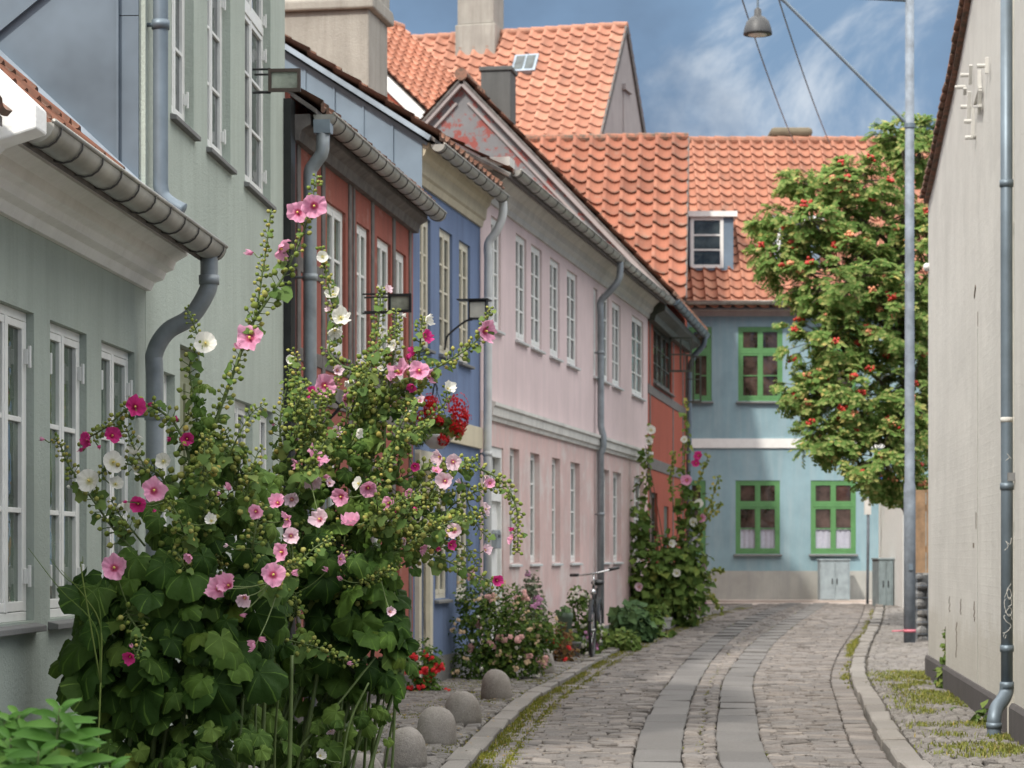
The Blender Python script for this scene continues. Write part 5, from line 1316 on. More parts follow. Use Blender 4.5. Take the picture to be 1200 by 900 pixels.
# ---- left hollyhock
YL = 10.7; F_ = -.47
stems = [
    ([(175, 960, .1), (192, 684, -.1), (214, 615), (237, 540), (262, 468), (283, 412), (297, 378), (309, 310), (318, 245)], (.013, .003), .40, .0125),
    ([(262, 470, .02), (284, 408), (297, 377), (318, 345), (336, 317), (357, 268), (366, 232), (372, 206)], (.008, .003), .35, .0125),
    ([(225, 620, 0), (222, 540), (207, 500), (190, 483), (168, 473), (148, 480), (125, 500), (104, 513), (95, 522)], (.008, .003), .22, .0125),
    ([(190, 700, 0), (160, 650), (135, 622), (112, 590), (92, 562), (78, 540), (70, 520), (63, 513)], (.007, .003), .35, .011),
    ([(215, 610, 0), (190, 560), (165, 548), (140, 543), (122, 552), (112, 560)], (.006, .003), .3, .012),
    ([(200, 600, 0), (178, 560), (160, 530), (152, 512), (148, 500)], (.005, .003), .4, .011),
    ([(255, 600, 0), (262, 545), (240, 500), (230, 490), (218, 484)], (.006, .003), .3, .012),
    ([(236, 545, -.02), (228, 470), (222, 430), (232, 400), (225, 375), (219, 362)], (.005, .0025), .4, .010),
    ([(290, 700, 0), (305, 640), (300, 600), (285, 560), (270, 520), (262, 500)], (.006, .003), .3, .012),
    ([(300, 760, 0), (330, 690), (350, 660), (372, 640), (392, 630)], (.006, .003), .3, .012),
    ([(170, 640, 0), (150, 615), (138, 600), (130, 585)], (.005, .003), .3, .011),
    ([(205, 740, -.2), (150, 715, -.3), (165, 745, -.4), (160, 768, -.45)], (.005, .003), .5, .010),
]
blobs = [(195, 690, 100, 62, 0, .38, 62, 1.0), (165, 760, 78, 70, -.02, .36, 60, 1.10), (235, 775, 85, 72, 0, .40, 62, 1.05), (255, 655, 72, 60, .05, .34, 55, .85),
         (215, 600, 62, 42, .05, .28, 45, .62), (250, 545, 40, 38, .05, .2, 26, .5), (240, 480, 16, 50, 0, .1, 16, .36), (290, 720, 60, 80, .1, .36, 46, .95), (120, 775, 40, 75, .1, .25, 24, 1.0), (140, 700, 50, 32, .02, .25, 20, .85), (300, 590, 36, 50, .1, .25, 26, .55), (260, 850, 70, 40, .15, .3, 26, .6), (230, 885, 100, 45, .22, .3, 46, .75), (150, 860, 50, 40, .2, .25, 22, .75), (200, 820, 80, 30, .1, .3, 20, .8), (240, 870, 95, 34, -.2, .2, 26, .62), (140, 880, 50, 30, -.15, .2, 12, .6)]
flowers = [
    (293, 397, 30, 'pink', 'f', -.03), (282, 408, 14, 'pink', 'lc', -.03), (297, 296, 13, 'pink', 'lc'), (327, 291, 26, 'pink', 'r', -.02), (349, 249, 24, 'pink', 'fl', -.03), (368, 241, 27, 'pink', 'f', -.05), (241, 403, 25, 'white', 'f', -.03),
    (158, 477, 23, 'mag', 'f', -.04), (131, 511, 19, 'mag', 'fr', -.03), (104, 515, 19, 'mag', 'fl', -.03), (117, 522, 8, 'mag', 'dc', -.02), (97, 526, 9, 'mag', 'dc'), (172, 474, 8, 'mag', 'rc'), (206, 487, 9, 'mag', 'dc'), (219, 514, 15, 'mag', 'fr', -.05), (202, 516, 10, 'mag', 'lc'),
    (105, 564, 26, 'white', 'f', -.04), (102, 577, 12, 'white', 'dc'), (132, 542, 25, 'white', 'f', -.03), (155, 532, 19, 'white', 'u'), (158, 549, 17, 'white', 'fr'), (135, 568, 17, 'white', 'fr'), (161, 510, 11, 'white', 'rc'), (144, 590, 18, 'white', 'd'), (52, 515, 9, 'pink', 'lc'), (80, 568, 8, 'white', 'dc'), (222, 510, 14, 'white', 'fr', -.02), (192, 541, 18, 'white', 'f', -.05),
    (180, 575, 27, 'pink', 'f', F_), (162, 590, 18, 'mag', 'fl', F_+.05), (149, 588, 7, 'mag', 'lc', F_), (181, 597, 8, 'mag', 'dc', F_),
    (134, 666, 28, 'pink', 'f', F_), (153, 769, 15, 'mag', 'f', F_-.1), (155, 759, 9, 'pink', 'uc', F_-.1), (257, 690, 27, 'pink', 'fl', F_), (269, 687, 22, 'pink', 'f', F_-.03), (320, 674, 27, 'pink', 'f', F_), (342, 672, 15, 'pink', 'rc', F_), (331, 647, 22, 'pink', 'fl', F_+.05),
    (287, 700, 17, 'pale', 'd', F_), (281, 721, 9, 'pink', 'rc', F_), (299, 757, 14, 'pink', 'l', F_), (303, 748, 12, 'pink', 'rc', F_), (300, 599, 17, 'pink', 'fl', F_+.1), (270, 574, 14, 'pink', 'uc', F_+.1), (258, 578, 9, 'pink', 'lc', F_+.1), (248, 611, 14, 'white', 'f', F_+.05), (224, 652, 12, 'pink', 'fl', F_), (267, 639, 9, 'pale', 'lc', F_+.1), (338, 608, 20, 'pink', 'l', F_+.15), (326, 590, 18, 'pink', 'f', F_+.15), (341, 628, 18, 'pale', 'fr', F_+.1),
]
bp_ = [((120+i*17+random.Random(i).uniform(-10, 10), 985, YL+random.Random(i+50).uniform(-.2, .25)), (160+i*14, 790-22*(i % 3), YL), .0065+.004*(i % 2)) for i in range(14)] + [((100, 960, YL), (120, 840, YL), .008)]
bl = at(220, 1010, YL); bl.z = .085
hollyhock('hollyhock', 'tall leafy hollyhock with magenta, white and pink flowers against the low sage house', bl, YL, stems, blobs, flowers, 101, bp_, .158, .86, [(8, 200, 300, 540, 640, -30, 50, 40, 90), (8, 220, 330, 620, 720, -30, 60, 30, 80)])

# ---- right hollyhock
YH = 11.9
stems = [
    ([(400, 820, .1), (420, 640), (428, 520), (429, 446), (400, 428), (385, 410), (395, 385), (388, 350), (379, 305), (376, 290)], (.011, .003), .38, .013),
    ([(420, 600, 0), (428, 480), (430, 428), (440, 395), (444, 372), (447, 335)], (.008, .003), .35, .013),
    ([(450, 560, 0), (452, 480), (459, 430), (464, 395), (465, 362)], (.008, .003), .4, .012),
    ([(465, 560, 0), (478, 480), (490, 425), (493, 395), (495, 372)], (.008, .003), .4, .012),
    ([(370, 590, 0), (395, 545), (420, 512), (446, 480), (475, 455), (505, 435), (530, 420), (552, 405), (566, 388), (575, 360)], (.009, .003), .36, .013),
    ([(330, 640, 0), (380, 600), (420, 580), (460, 565), (500, 550), (540, 545), (570, 553), (592, 568), (605, 595), (607, 625), (606, 648)], (.010, .0025), .35, .013),
    ([(360, 640, 0), (420, 608), (470, 590), (505, 583), (535, 575)], (.007, .003), .35, .012),
    ([(440, 690, 0), (475, 660), (505, 652), (530, 660), (552, 672), (572, 680), (590, 690)], (.007, .003), .3, .013),
    ([(480, 640, 0), (510, 615), (530, 592), (548, 580), (572, 572), (590, 571)], (.006, .003), .3, .013),
    ([(330, 770, .1), (350, 690), (352, 600), (356, 540), (352, 480), (345, 455), (338, 430)], (.009, .003), .4, .012),
    ([(395, 700, 0), (398, 600), (380, 540), (375, 500), (385, 470), (398, 440)], (.008, .003), .35, .012),
    ([(440, 600, 0), (460, 540), (480, 510), (500, 490), (520, 475), (524, 455)], (.006, .003), .3, .012),
    ([(310, 745, -.3), (345, 752, -.4), (375, 760, -.42), (400, 772, -.42), (420, 778, -.42)], (.005, .003), .3, .012),
    ([(330, 700, 0), (390, 695, -.2), (430, 680, -.3), (460, 667, -.35)], (.006, .003), .3, .013),
    ([(425, 560, .05), (440, 500), (445, 470), (448, 440), (456, 415)], (.006, .003), .25, .012),
    ([(395, 560, .05), (405, 500), (408, 470), (414, 450)], (.006, .003), .25, .012),
    ([(540, 560, 0), (552, 600), (562, 620), (575, 632)], (.004, .002), .1, .010),
    ([(500, 600, 0), (520, 625), (545, 640), (560, 665)], (.004, .002), .1, .010),
    ([(320, 600, .1), (330, 540), (328, 500), (332, 470), (340, 440)], (.006, .003), .3, .011),
]
blobs = [(400, 665, 75, 70, 0, .40, 70, .9), (430, 740, 52, 62, 0, .36, 55, .95), (370, 735, 62, 70, .05, .38, 52, .9), (350, 630, 55, 60, .1, .35, 45, .7), (400, 585, 72, 50, .05, .32, 58, .52), (415, 530, 55, 42, .05, .25, 44, .42), (452, 610, 40, 50, 0, .28, 34, .5), (463, 790, 26, 48, -.05, .18, 13, .8), (420, 800, 40, 40, .1, .28, 18, .8), (345, 820, 62, 45, .12, .3, 24, .7), (310, 860, 60, 40, .15, .3, 26, .6), (375, 880, 50, 30, -.2, .25, 14, .55),
         (350, 560, 40, 40, .1, .25, 26, .5), (470, 650, 24, 44, 0, .2, 16, .55), (450, 850, 18, 40, -.2, .2, 5, .35), (320, 890, 80, 50, .25, .3, 50, .65), (400, 845, 55, 45, .1, .25, 30, .6), (300, 780, 50, 70, .2, .3, 26, .7), (440, 690, 40, 50, .0, .28, 20, .8), (345, 860, 70, 40, -.25, .22, 26, .6), (410, 820, 40, 40, -.3, .2, 12, .65)]
G_ = -.46
flowers = [
    (380, 452, 25, 'pink', 'fr', -.05), (366, 461, 15, 'mag', 'fl', -.03), (403, 468, 15, 'pink', 'fr', -.1), (399, 373, 21, 'white', 'f', -.05), (392, 386, 16, 'white', 'd', -.03), (401, 372, 13, 'white', 'r'), (391, 347, 18, 'white', 'u'), (389, 362, 12, 'pale', 'l'), (378, 301, 13, 'white', 'f', -.02), (395, 434, 12, 'pale', 'fr', -.05), (412, 446, 14, 'white', 'd', -.05), (445, 392, 12, 'white', 'r'), (452, 340, 11, 'pale', 'r', -.02), (471, 370, 10, 'white', 'rc'), (463, 405, 13, 'white', 'fl', -.03),
    (468, 437, 27, 'pink', 'u', -.06), (491, 435, 23, 'pink', 'f', -.09), (502, 441, 17, 'pink', 'r', -.05), (483, 453, 13, 'mag', 'd', -.08), (497, 395, 16, 'mag', 'r', -.03), (499, 375, 13, 'white', 'r'), (486, 414, 13, 'mag', 'l', -.02), (478, 422, 11, 'mag', 'uc'), (568, 388, 25, 'pink', 'fr', -.02), (524, 456, 15, 'white', 'fr', -.03), (492, 470, 14, 'pale', 'l', -.06), (340, 422, 11, 'white', 'f'), (353, 483, 10, 'white', 'uc'), (446, 432, 9, 'white', 'f'), (320, 499, 8, 'pink', 'uc'),
    (370, 537, 28, 'pink', 'u', G_+.15), (349, 543, 12, 'pink', 'l', G_+.15), (365, 560, 20, 'pale', 'd', G_+.15), (379, 559, 10, 'pink', 'rc', G_+.1), (331, 565, 10, 'mag', 'lc', G_+.2), (375, 609, 21, 'pale', 'f', G_), (411, 615, 21, 'pink', 'u', G_), (400, 582, 20, 'pink', 'l', G_+.05), (431, 571, 19, 'pink', 'fr', G_+.05), (421, 567, 16, 'white', 'l', G_+.08), (475, 577, 12, 'pink', 'r', -.25), (456, 590, 16, 'pink', 'fl', -.28), (462, 600, 8, 'mag', 'rc', -.28), (386, 566, 10, 'pale', 'f', G_+.1),
    (516, 535, 17, 'pale', 'l', -.1), (531, 541, 18, 'pale', 'f', -.12), (511, 552, 12, 'pink', 'u', -.12), (522, 564, 19, 'pale', 'f', -.14), (486, 546, 11, 'mag', 'fr', -.1), (568, 564, 14, 'pale', 'r', -.03), (574, 566, 11, 'pink', 'f', -.05), (568, 597, 16, 'pale', 'r', -.03), (540, 566, 10, 'pale', 'lc', -.05), (532, 622, 18, 'pale', 'f', -.06), (528, 638, 12, 'mag', 'fr', -.06), (511, 634, 12, 'mag', 'l', -.06), (512, 642, 10, 'mag', 'dc', -.06), (493, 643, 13, 'pink', 'r', -.1), (475, 634, 10, 'pale', 'l', -.15), (486, 594, 10, 'mag', 'dc', -.1), (568, 645, 13, 'pale', 'r', -.03), (582, 680, 13, 'mag', 'fr', -.03), (600, 632, 13, 'pink', 'l', -.02), (603, 620, 9, 'mag', 'lc', -.02), (457, 717, 11, 'pale', 'f', G_+.05), (398, 655, 15, 'pink', 'r', G_), (384, 668, 11, 'pink', 'lc', G_), (407, 777, 10, 'pink', 'rc', G_), (395, 676, 10, 'pink', 'dc', G_), (375, 886, 12, 'white', 'f', -.5), (387, 856, 10, 'pale', 'd', -.4), (394, 505, 12, 'pale', 'f', G_+.2), (418, 507, 12, 'white', 'r', G_+.2), (342, 585, 16, 'pale', 'f', G_+.1),
]
bp_ = [((250+i*17+random.Random(i).uniform(-14, 14), 1000+random.Random(i).uniform(-20, 20), YH+random.Random(i+9).uniform(-.25, .25)), (330+i*11, 690+(i % 4)*25, YH-.1), .0075+.004*(i % 2)) for i in range(13)] + [((270+i*13+random.Random(i+70).uniform(-12, 12), 985, YH+random.Random(i+80).uniform(-.35, .2)), (345+i*11+random.Random(i+75).uniform(-25, 25), 760+random.Random(i+77).uniform(-40, 60), YH+random.Random(i+90).uniform(-.15, .2)), .0045+.003*(i % 3)) for i in range(14)] + [((330, 900, YH-.4), (440, 770, YH-.25), .006), ((400, 905, YH-.45), (432, 800, YH-.4), .006)]
bl = at(330, 1000, YH); bl.z = .085
hollyhock('hollyhock', 'bushy hollyhock with pale pink flowers arching right in front of the red timber framed house', bl, YH, stems, blobs, flowers, 202, bp_, .160, .70, [(20, 340, 462, 480, 620, -30, 55, 40, 100), (14, 420, 520, 560, 660, 10, 80, 10, 60), (14, 310, 430, 600, 760, -40, 60, 20, 80)])

# ---- generic leafy shrub
def shrub(name, label, cat, base, blobs, mat, leaf, n, seed, wd=.38, stems=6, up=.5, group=None, flowers=None, droop=.3, stemmat=None):
    """blobs: (center Vector, rx, ry, rz); flowers: list of (mat, count, size)"""
    rnd = random.Random(seed); root = empty(name, base, rnd.uniform(0, .01), label, cat, group); o = Vector(base)
    fo = MB(); tot = sum(b[1]*b[2]*b[3]+b[1]*b[3]*.5 for b in blobs)
    for (c, rx, ry, rz_) in blobs:
        k = int(n*(rx*ry*rz_+rx*rz_*.5)/tot)
        for _ in range(k):
            v = Vector((rnd.gauss(0, 1), rnd.gauss(0, 1), rnd.gauss(0, 1))).normalized(); q = rnd.uniform(.2, 1.0)**.5*(1+.25*noise.noise(v*2.5+Vector((seed, 0, 0))))
            p = c-o+Vector((v.x*rx*q, v.y*ry*q, v.z*rz_*q))
            nrm = v*.6+Vector((rnd.gauss(0, .45), -.25+rnd.gauss(0, .45), up+rnd.gauss(0, .4))); tip = v+Vector((rnd.gauss(0, .6), rnd.gauss(0, .6), -droop+rnd.gauss(0, .5)))
            l = leaf*rnd.uniform(.6, 1.3); simple_leaf(fo, p, nrm, tip, l, l*wd*rnd.uniform(.8, 1.2))
    fo.build('foliage', mat, root)
    sm = MB()
    for i in range(stems):
        b = rnd.choice(blobs); e_ = b[0]-o+Vector((rnd.uniform(-.6, .6)*b[1], rnd.uniform(-.6, .6)*b[2], rnd.uniform(-.3, .7)*b[3]))
        s0 = Vector((rnd.uniform(-.3, .3)*blobs[0][1], rnd.uniform(-.3, .3)*blobs[0][2], 0)); sm.tube(spline([s0, s0.lerp(e_, .5)+Vector((rnd.uniform(-.04, .04), 0, .05)), e_], 5), [lerp(.012, .004, t/10) for t in range(11)], 5)
    sm.build('stem', stemmat or M['bark'], root, smooth=True)
    for (fm, cnt, size) in (flowers or []):
        for i in range(cnt):
            b = rnd.choice(blobs); v = Vector((rnd.gauss(0, 1), -abs(rnd.gauss(0, 1))-.2, rnd.gauss(.3, .8))).normalized()
            p = b[0]-o+Vector((v.x*b[1]*1.0, v.y*b[2]*1.0, v.z*b[3]*1.0)); m = MB()
            for _ in range(rnd.choice([3, 5, 7])):
                q = p+Vector((rnd.gauss(0, size*.35), rnd.gauss(0, size*.3), rnd.gauss(0, size*.3)))
                for a in range(6):
                    d = Vector((math.cos(a*1.05), -.5, math.sin(a*1.05))); simple_leaf(m, q, Vector((0, -1, .3))+d*.4, d, size*.42*rnd.uniform(.8, 1.2), size*.2)
            m.build('blossom', fm, root)
    return root
def B(px, py, Y, rx, ry, dy=None):
    s = Y/FOC; return (at(px, py, Y), rx*s, (dy if dy else min(rx, ry)*s), ry*s)
sol = {k: m_plain(k+'_blossom', c, .6, 0, .25, 20) for k, c in (('red', (.68, .012, .018)), ('rose', (.66, .36, .33)), ('peach', (.62, .45, .27)), ('cream', (.72, .68, .58)), ('magenta', (.52, .04, .20)), ('lilac', (.50, .22, .38)))}

# corner laurel, close to the lens
Yn = 6.6; rnd = random.Random(6)
base = at(35, 1000, Yn); base.z = .0
root = empty('laurel_shrub', base, 0, 'bright green glossy shrub at the lower left corner beneath the low sage house', 'shrub')
fo = MB(); sm = MB()
for (px, py, dY) in ((70, 830, 0), (62, 850, .05), (22, 838, .1), (12, 865, 0), (95, 880, 0), (45, 880, -.1), (20, 895, -.1), (80, 905, -.05), (110, 915, .1), (5, 845, .1), (40, 915, 0), (128, 900, 0)):
    tip = at(px, py, Yn+dY)-base; b0 = Vector((tip.x*.35, tip.y*.4, .3)); P = spline([b0, b0.lerp(tip, .6)+Vector((0, 0, .04)), tip], 6); sm.tube(P, [lerp(.006, .003, i/(len(P)-1)) for i in range(len(P))], 6)
    for k in range(28):
        f = k/28; a = k*2.4; p = tip+Vector((0, 0, -.22*f)); ax = Vector((math.cos(a), math.sin(a), .9-f*1.0+rnd.uniform(-.2, .2))).normalized()
        nrm = Vector((-ax.x*.5+rnd.gauss(0, .2), -.75, .75)); ln = (.06+.06*min(1, f*2.2))*rnd.uniform(.85, 1.2); X = frame_from(nrm, ax); w = ln*.17
        vs = []
        for i in range(6):
            t = i/5; ww = w*math.sin(PI*min(.97, t*.92+.06))**.8; zz = -.35*ln*t*t
            vs += [Vector((-ww, ln*t, zz+ww*.35)), Vector((0, ln*t, zz)), Vector((ww, ln*t, zz+ww*.35))]
        fo.add([p+ax*.008+(X @ v) for v in vs], [(3*i+j, 3*i+j+1, 3*i+j+4, 3*i+j+3) for i in range(5) for j in range(2)])
fo.build('foliage', LM['laurel'], root, smooth=True); sm.build('stem', LM['stem'], root, smooth=True)

# thin grass stalks by the wall
mb = MB(); rnd = random.Random(12); base = at(110, 960, 10.3); base.z = .085
for pts in (((112, 735), (70, 690), (33, 642)), ((115, 705), (80, 680), (58, 654)), ((118, 735), (100, 700), (72, 668)), ((96, 672), (97, 660), (97, 652))):
    P = spline([at(118, 800, 10.2)-base] + [at(a, b, 10.2)-base for a, b in pts], 5); mb.tube(P, [lerp(.004, .0012, i/(len(P)-1)) for i in range(len(P))], 5)
mb.tube([(0, 0, 0), at(118, 800, 10.2)-base], .004, 5)
T(mb.build('grass_tuft', LM['lime'], None, smooth=True, loc=base), 'few thin yellow green grass stalks against the lower sage wall', 'grass')

# rose bush
Yb = 25.6; gb_ = at(590, 0, Yb)
shrub('rose_bush', 'large rose bush with peach pink blossoms in front of the blue house', 'rose bush', (at(585, 0, Yb).x, Yb, .085),
      [B(572, 740, Yb, 44, 48, .38), B(612, 745, Yb, 38, 40, .36), B(565, 782, Yb, 40, 30, .3), B(600, 775, Yb, 42, 32, .34), B(555, 705, Yb, 22, 32, .2), B(590, 705, Yb, 25, 22, .2), B(640, 740, Yb, 20, 24, .2)], LM['rose'], .055, 5200, 301, .34, 10,
      flowers=[(sol['rose'], 11, .085), (sol['peach'], 26, .05), (sol['cream'], 12, .035)])
shrub('potted_geranium', 'small red flowering plant by the cream door of the blue house', 'flower', (at(498, 0, 23.2).x, 23.2, .085),
      [B(496, 782, 23.2, 17, 32, .16), B(500, 808, 23.2, 24, 14, .18), B(508, 772, 23.2, 11, 14, .1)], LM['holly'], .05, 520, 302, .5, 6, flowers=[(sol['red'], 15, .06)])
shrub('sage_bush', 'grey green silvery plant behind the rose bush against the pink wall', 'shrub', (at(622, 0, 28.8).x, 28.8, .085),
      [B(616, 700, 28.8, 14, 20, .2), B(628, 715, 28.8, 14, 24, .2), B(624, 690, 28.8, 9, 22, .12), B(625, 740, 28.8, 16, 30, .2)], LM['sagebush'], .06, 700, 303, .4, 6, flowers=[(sol['lilac'], 6, .07)])
shrub('red_dahlia', 'low plant with dark red flowers and rusty leaves right of the rose bush', 'flower', (at(657, 0, 29.3).x, 29.3, .085),
      [B(655, 748, 29.3, 16, 20, .2), B(660, 765, 29.3, 18, 12, .2)], m_leaf('rusty_leaf', (.12, .08, .03), (.16, .10, .035), (.20, .07, .04), .6, .2), .05, 420, 304, .45, 4, flowers=[(sol['red'], 5, .055)])
shrub('climbing_rose', 'slender leafy rose with white buds growing around the parked bicycle', 'rose bush', (at(683, 0, 30.9).x, 30.9, .085),
      [B(681, 720, 30.9, 16, 26, .2), B(686, 745, 30.9, 22, 20, .25), B(676, 698, 30.9, 11, 14, .12), B(704, 745, 30.9, 9, 14, .15), B(684, 765, 30.9, 24, 10, .2)], LM['rose'], .075, 620, 305, .42, 7, flowers=[(sol['cream'], 22, .05), (sol['lilac'], 4, .07)])
shrub('ground_cover_plant', 'bright green low clump spreading onto the kerb right of the bicycle', 'plant', (at(722, 0, 32.5).x, 32.5, g(32.5)+.085),
      [B(716, 750, 32.5, 20, 13, .25), B(735, 752, 32.5, 16, 13, .25), B(706, 760, 32.5, 10, 8, .2)], LM['lime'], .08, 620, 306, .42, 5)
shrub('round_shrub', 'round blue green broad leaved shrub against the pink wall', 'shrub', (at(738, 0, 34.6).x, 34.6, g(34.6)+.085),
      [B(738, 727, 34.6, 19, 18, .25), B(750, 740, 34.6, 14, 14, .2), B(730, 742, 34.6, 12, 10, .2)], LM['bluegreen'], .16, 330, 307, .55, 5, droop=.7)
shrub('squash_plant', 'dark sprawling leafy plant in front of the far hollyhocks', 'plant', (at(762, 0, 36.5).x, 36.5, g(36.5)+.085),
      [B(762, 727, 36.5, 14, 14, .2), B(752, 740, 36.0, 16, 8, .2), B(775, 745, 36.0, 12, 5, .2)], LM['far'], .11, 260, 308, .5, 4, droop=.6)

# far hollyhock cluster
Yf = 39.2
root = shrub('hollyhock', 'distant tall hollyhock thicket beside the bright red house', 'hollyhock', (at(785, 0, Yf).x, Yf, g(Yf)+.085),
      [B(768, 665, Yf, 32, 45, .5), B(795, 672, Yf, 34, 46, .5), B(760, 690, Yf, 28, 35, .4), B(805, 700, Yf, 26, 38, .4), B(810, 645, Yf, 20, 36, .3), B(803, 595, Yf, 8, 40, .15), B(817, 600, Yf, 7, 30, .12), B(748, 615, Yf, 12, 45, .2), B(756, 560, Yf, 4, 55, .06), B(803, 535, Yf, 4, 60, .06), B(778, 700, Yf, 40, 35, .5)],
      LM['far'], .14, 1900, 309, .48, 12, group='hollyhocks in the street', droop=.75)
rnd = random.Random(44); root_o = root.location
sp_ = MB(); bb = MB()
for pts in (((752, 625), (758, 560), (762, 500)), ((800, 600), (802, 540), (806, 470)), ((812, 610), (818, 570), (830, 535)), ((815, 640), (828, 610), (845, 590)), ((815, 690), (832, 672), (848, 668)), ((818, 700), (835, 700), (845, 715)), ((815, 620), (832, 590), (842, 560)), ((740, 640), (728, 610), (724, 590)), ((790, 600), (786, 560), (790, 530))):
    P = spline([at(a, b, Yf)-root_o for a, b in pts], 8); sp_ = MB(); sp_.tube(P, .008, 5); sp_.build('flower_spike', LM['stem'], root)
    for i in range(3, len(P)):
        for _ in range(2): simple_leaf(bb, P[i]+Vector((rnd.gauss(0, .03), 0, rnd.gauss(0, .03))), Vector((rnd.gauss(0, .5), -1, .4)), Vector((rnd.gauss(0, 1), -.2, rnd.gauss(0, 1))), rnd.uniform(.05, .09), .035)
        bud(bb, P[i]+Vector((rnd.uniform(-.03, .03), -.03, rnd.uniform(-.03, .03))), Vector((rnd.uniform(-1, 1), -1, .5)), .02)
b = bb.build('flower_buds', LM['bud'], root); b['kind'] = 'stuff'
for (px, py, d, c) in ((819, 534, 9, 'mag'), (816, 543, 8, 'mag'), (805, 563, 11, 'pink'), (763, 504, 9, 'white'), (760, 517, 8, 'white'), (819, 590, 9, 'white'), (812, 612, 9, 'white'), (786, 637, 8, 'white'), (822, 607, 9, 'pink'), (812, 688, 10, 'pink'), (749, 688, 8, 'pale'), (824, 665, 8, 'pale'), (745, 650, 7, 'white'), (793, 672, 8, 'white'), (802, 515, 7, 'white')):
    Y = Yf-.55 if 745 < px < 812 and py > 560 else Yf-.06; put_flower(root, at(px, py, Y), Vector((rnd.uniform(-.5, .5), -1, .1)), d*Y/FOC*1.2, c, rnd)

# pots and planters by the far hollyhocks
def pot(name, label, px, py0, py1, Y, mat, square=False, leafmat=None, n=120, fl=None, tall=14, slim=9):
    a = at(px, py1, Y); z0 = g(Y)+.085; hh = at(px, py0, Y).z-z0; r = min(hh*.52, slim)
    root = empty(name, (a.x, Y, z0), .2, label, 'planter')
    m = MB()
    if square: m.add([(-r*1.1, -r*.8, 0), (r*1.1, -r*.8, 0), (r*1.1, r*.8, 0), (-r*1.1, r*.8, 0), (-r*1.35, -r, hh), (r*1.35, -r, hh), (r*1.35, r, hh), (-r*1.35, r, hh)], [(0, 3, 2, 1), (4, 5, 6, 7), (0, 1, 5, 4), (1, 2, 6, 5), (2, 3, 7, 6), (3, 0, 4, 7)]); m.box(-r*1.45, r*1.45, -r*1.1, r*1.1, hh-.04, hh+.01)
    else: m.lathe([(r*.7, 0), (r*.95, hh*.85), (r*1.05, hh*.87), (r*1.05, hh), (r*.9, hh), (r*.85, hh-.03)], 18)
    m.build('pot', mat, root, smooth=not square, bevel=.008 if square else 0)
    m = MB(); rnd = random.Random(int(px))
    for _ in range(n):
        v = Vector((rnd.gauss(0, .5), rnd.gauss(0, .5), rnd.gauss(.3, .4))); simple_leaf(m, Vector((v.x*r, v.y*r, hh+abs(v.z)*tall*Y/FOC)), Vector((v.x, -.6, .7)), Vector((v.x, v.y, rnd.gauss(0, .6))), rnd.uniform(.05, .1), .03)
    m.build('plant', leafmat or LM['lime'], root)
    for (fm, cnt, s_) in fl or []:
        for i in range(cnt):
            m = MB(); q = Vector((rnd.uniform(-r, r), -r*.6, hh+rnd.uniform(.05, .4)))
            for a_ in range(7): d = Vector((math.cos(a_), -.5, math.sin(a_))); simple_leaf(m, q, Vector((0, -1, .3)), d, s_, s_*.5)
            m.build('blossom', fm, root)
    return root
pot('stone_planter', 'square weathered stone planter with greenery at the kerb below the far hollyhocks', 777, 724, 741, 38.0, M['plinth_beige'], True)
pot('flower_pot', 'dark green round pot with light green plant right of the stone planter', 796, 718, 735, 39.8, m_plain('pot_green', (.03, .06, .05), .4))
pot('flower_pot', 'brown clay pot at the far end of the flower pots', 812, 714, 726, 41.6, m_plain('pot_brown', (.16, .10, .07), .7), n=40)
pot('flower_pot', 'small dark pot with pink and lilac flowers near the light blue house', 823, 716, 727, 42.4, m_plain('pot_black', (.05, .05, .055), .5), False, LM['far'], 60, [(sol['lilac'], 6, .05), (sol['magenta'], 3, .05)], 22)
pot('flower_pot', 'tall moss green barrel pot behind the bicycle plants', 662, 718, 752, 30.6, m_plain('pot_moss', (.10, .14, .10), .7), False, LM['bluegreen'], 40, None, 6, .1)
pot('flower_pot', 'pale grey pot standing in front of the pink house beside the dark red flowers', 672, 752, 772, 30.2, M['plinth_grey'], False, LM['rose'], 60, None, 10)

# weeds by the right wall
shrub('tall_weed', 'tall bright green weed growing against the dark plinth of the right wall', 'weed', (at(1110, 0, 23.6).x-.08, 23.6, .085),
      [B(1110, 818, 23.6, 9, 20, .1), B(1106, 800, 23.6, 6, 24, .08), B(1109, 765, 23.6, 3, 30, .04), B(1116, 770, 23.6, 3, 26, .04), B(1113, 835, 23.6, 12, 10, .1)], LM['lime'], .075, 300, 401, .4, 5, stemmat=LM['stem'])
shrub('dandelion_clump', 'spreading bright green weed clump beside the drainpipe shoe on the right pavement', 'weed', (at(1143, 0, 18.6).x, 18.6, .085),
      [B(1140, 866, 18.6, 16, 12, .14), B(1152, 850, 18.6, 6, 20, .08), B(1125, 880, 18.4, 16, 5, .14)], LM['lime'], .085, 260, 402, .3, 4, stemmat=LM['stem'], droop=.1)
shrub('weed', 'low yellowish weed patch on the right pavement near the kerb', 'weed', (at(1120, 0, 20.5).x, 20.5, .085),
      [B(1122, 845, 20.5, 12, 8, .2), B(1110, 858, 20.0, 10, 4, .2)], LM['lime'], .06, 130, 403, .3, 3, stemmat=LM['stem'])

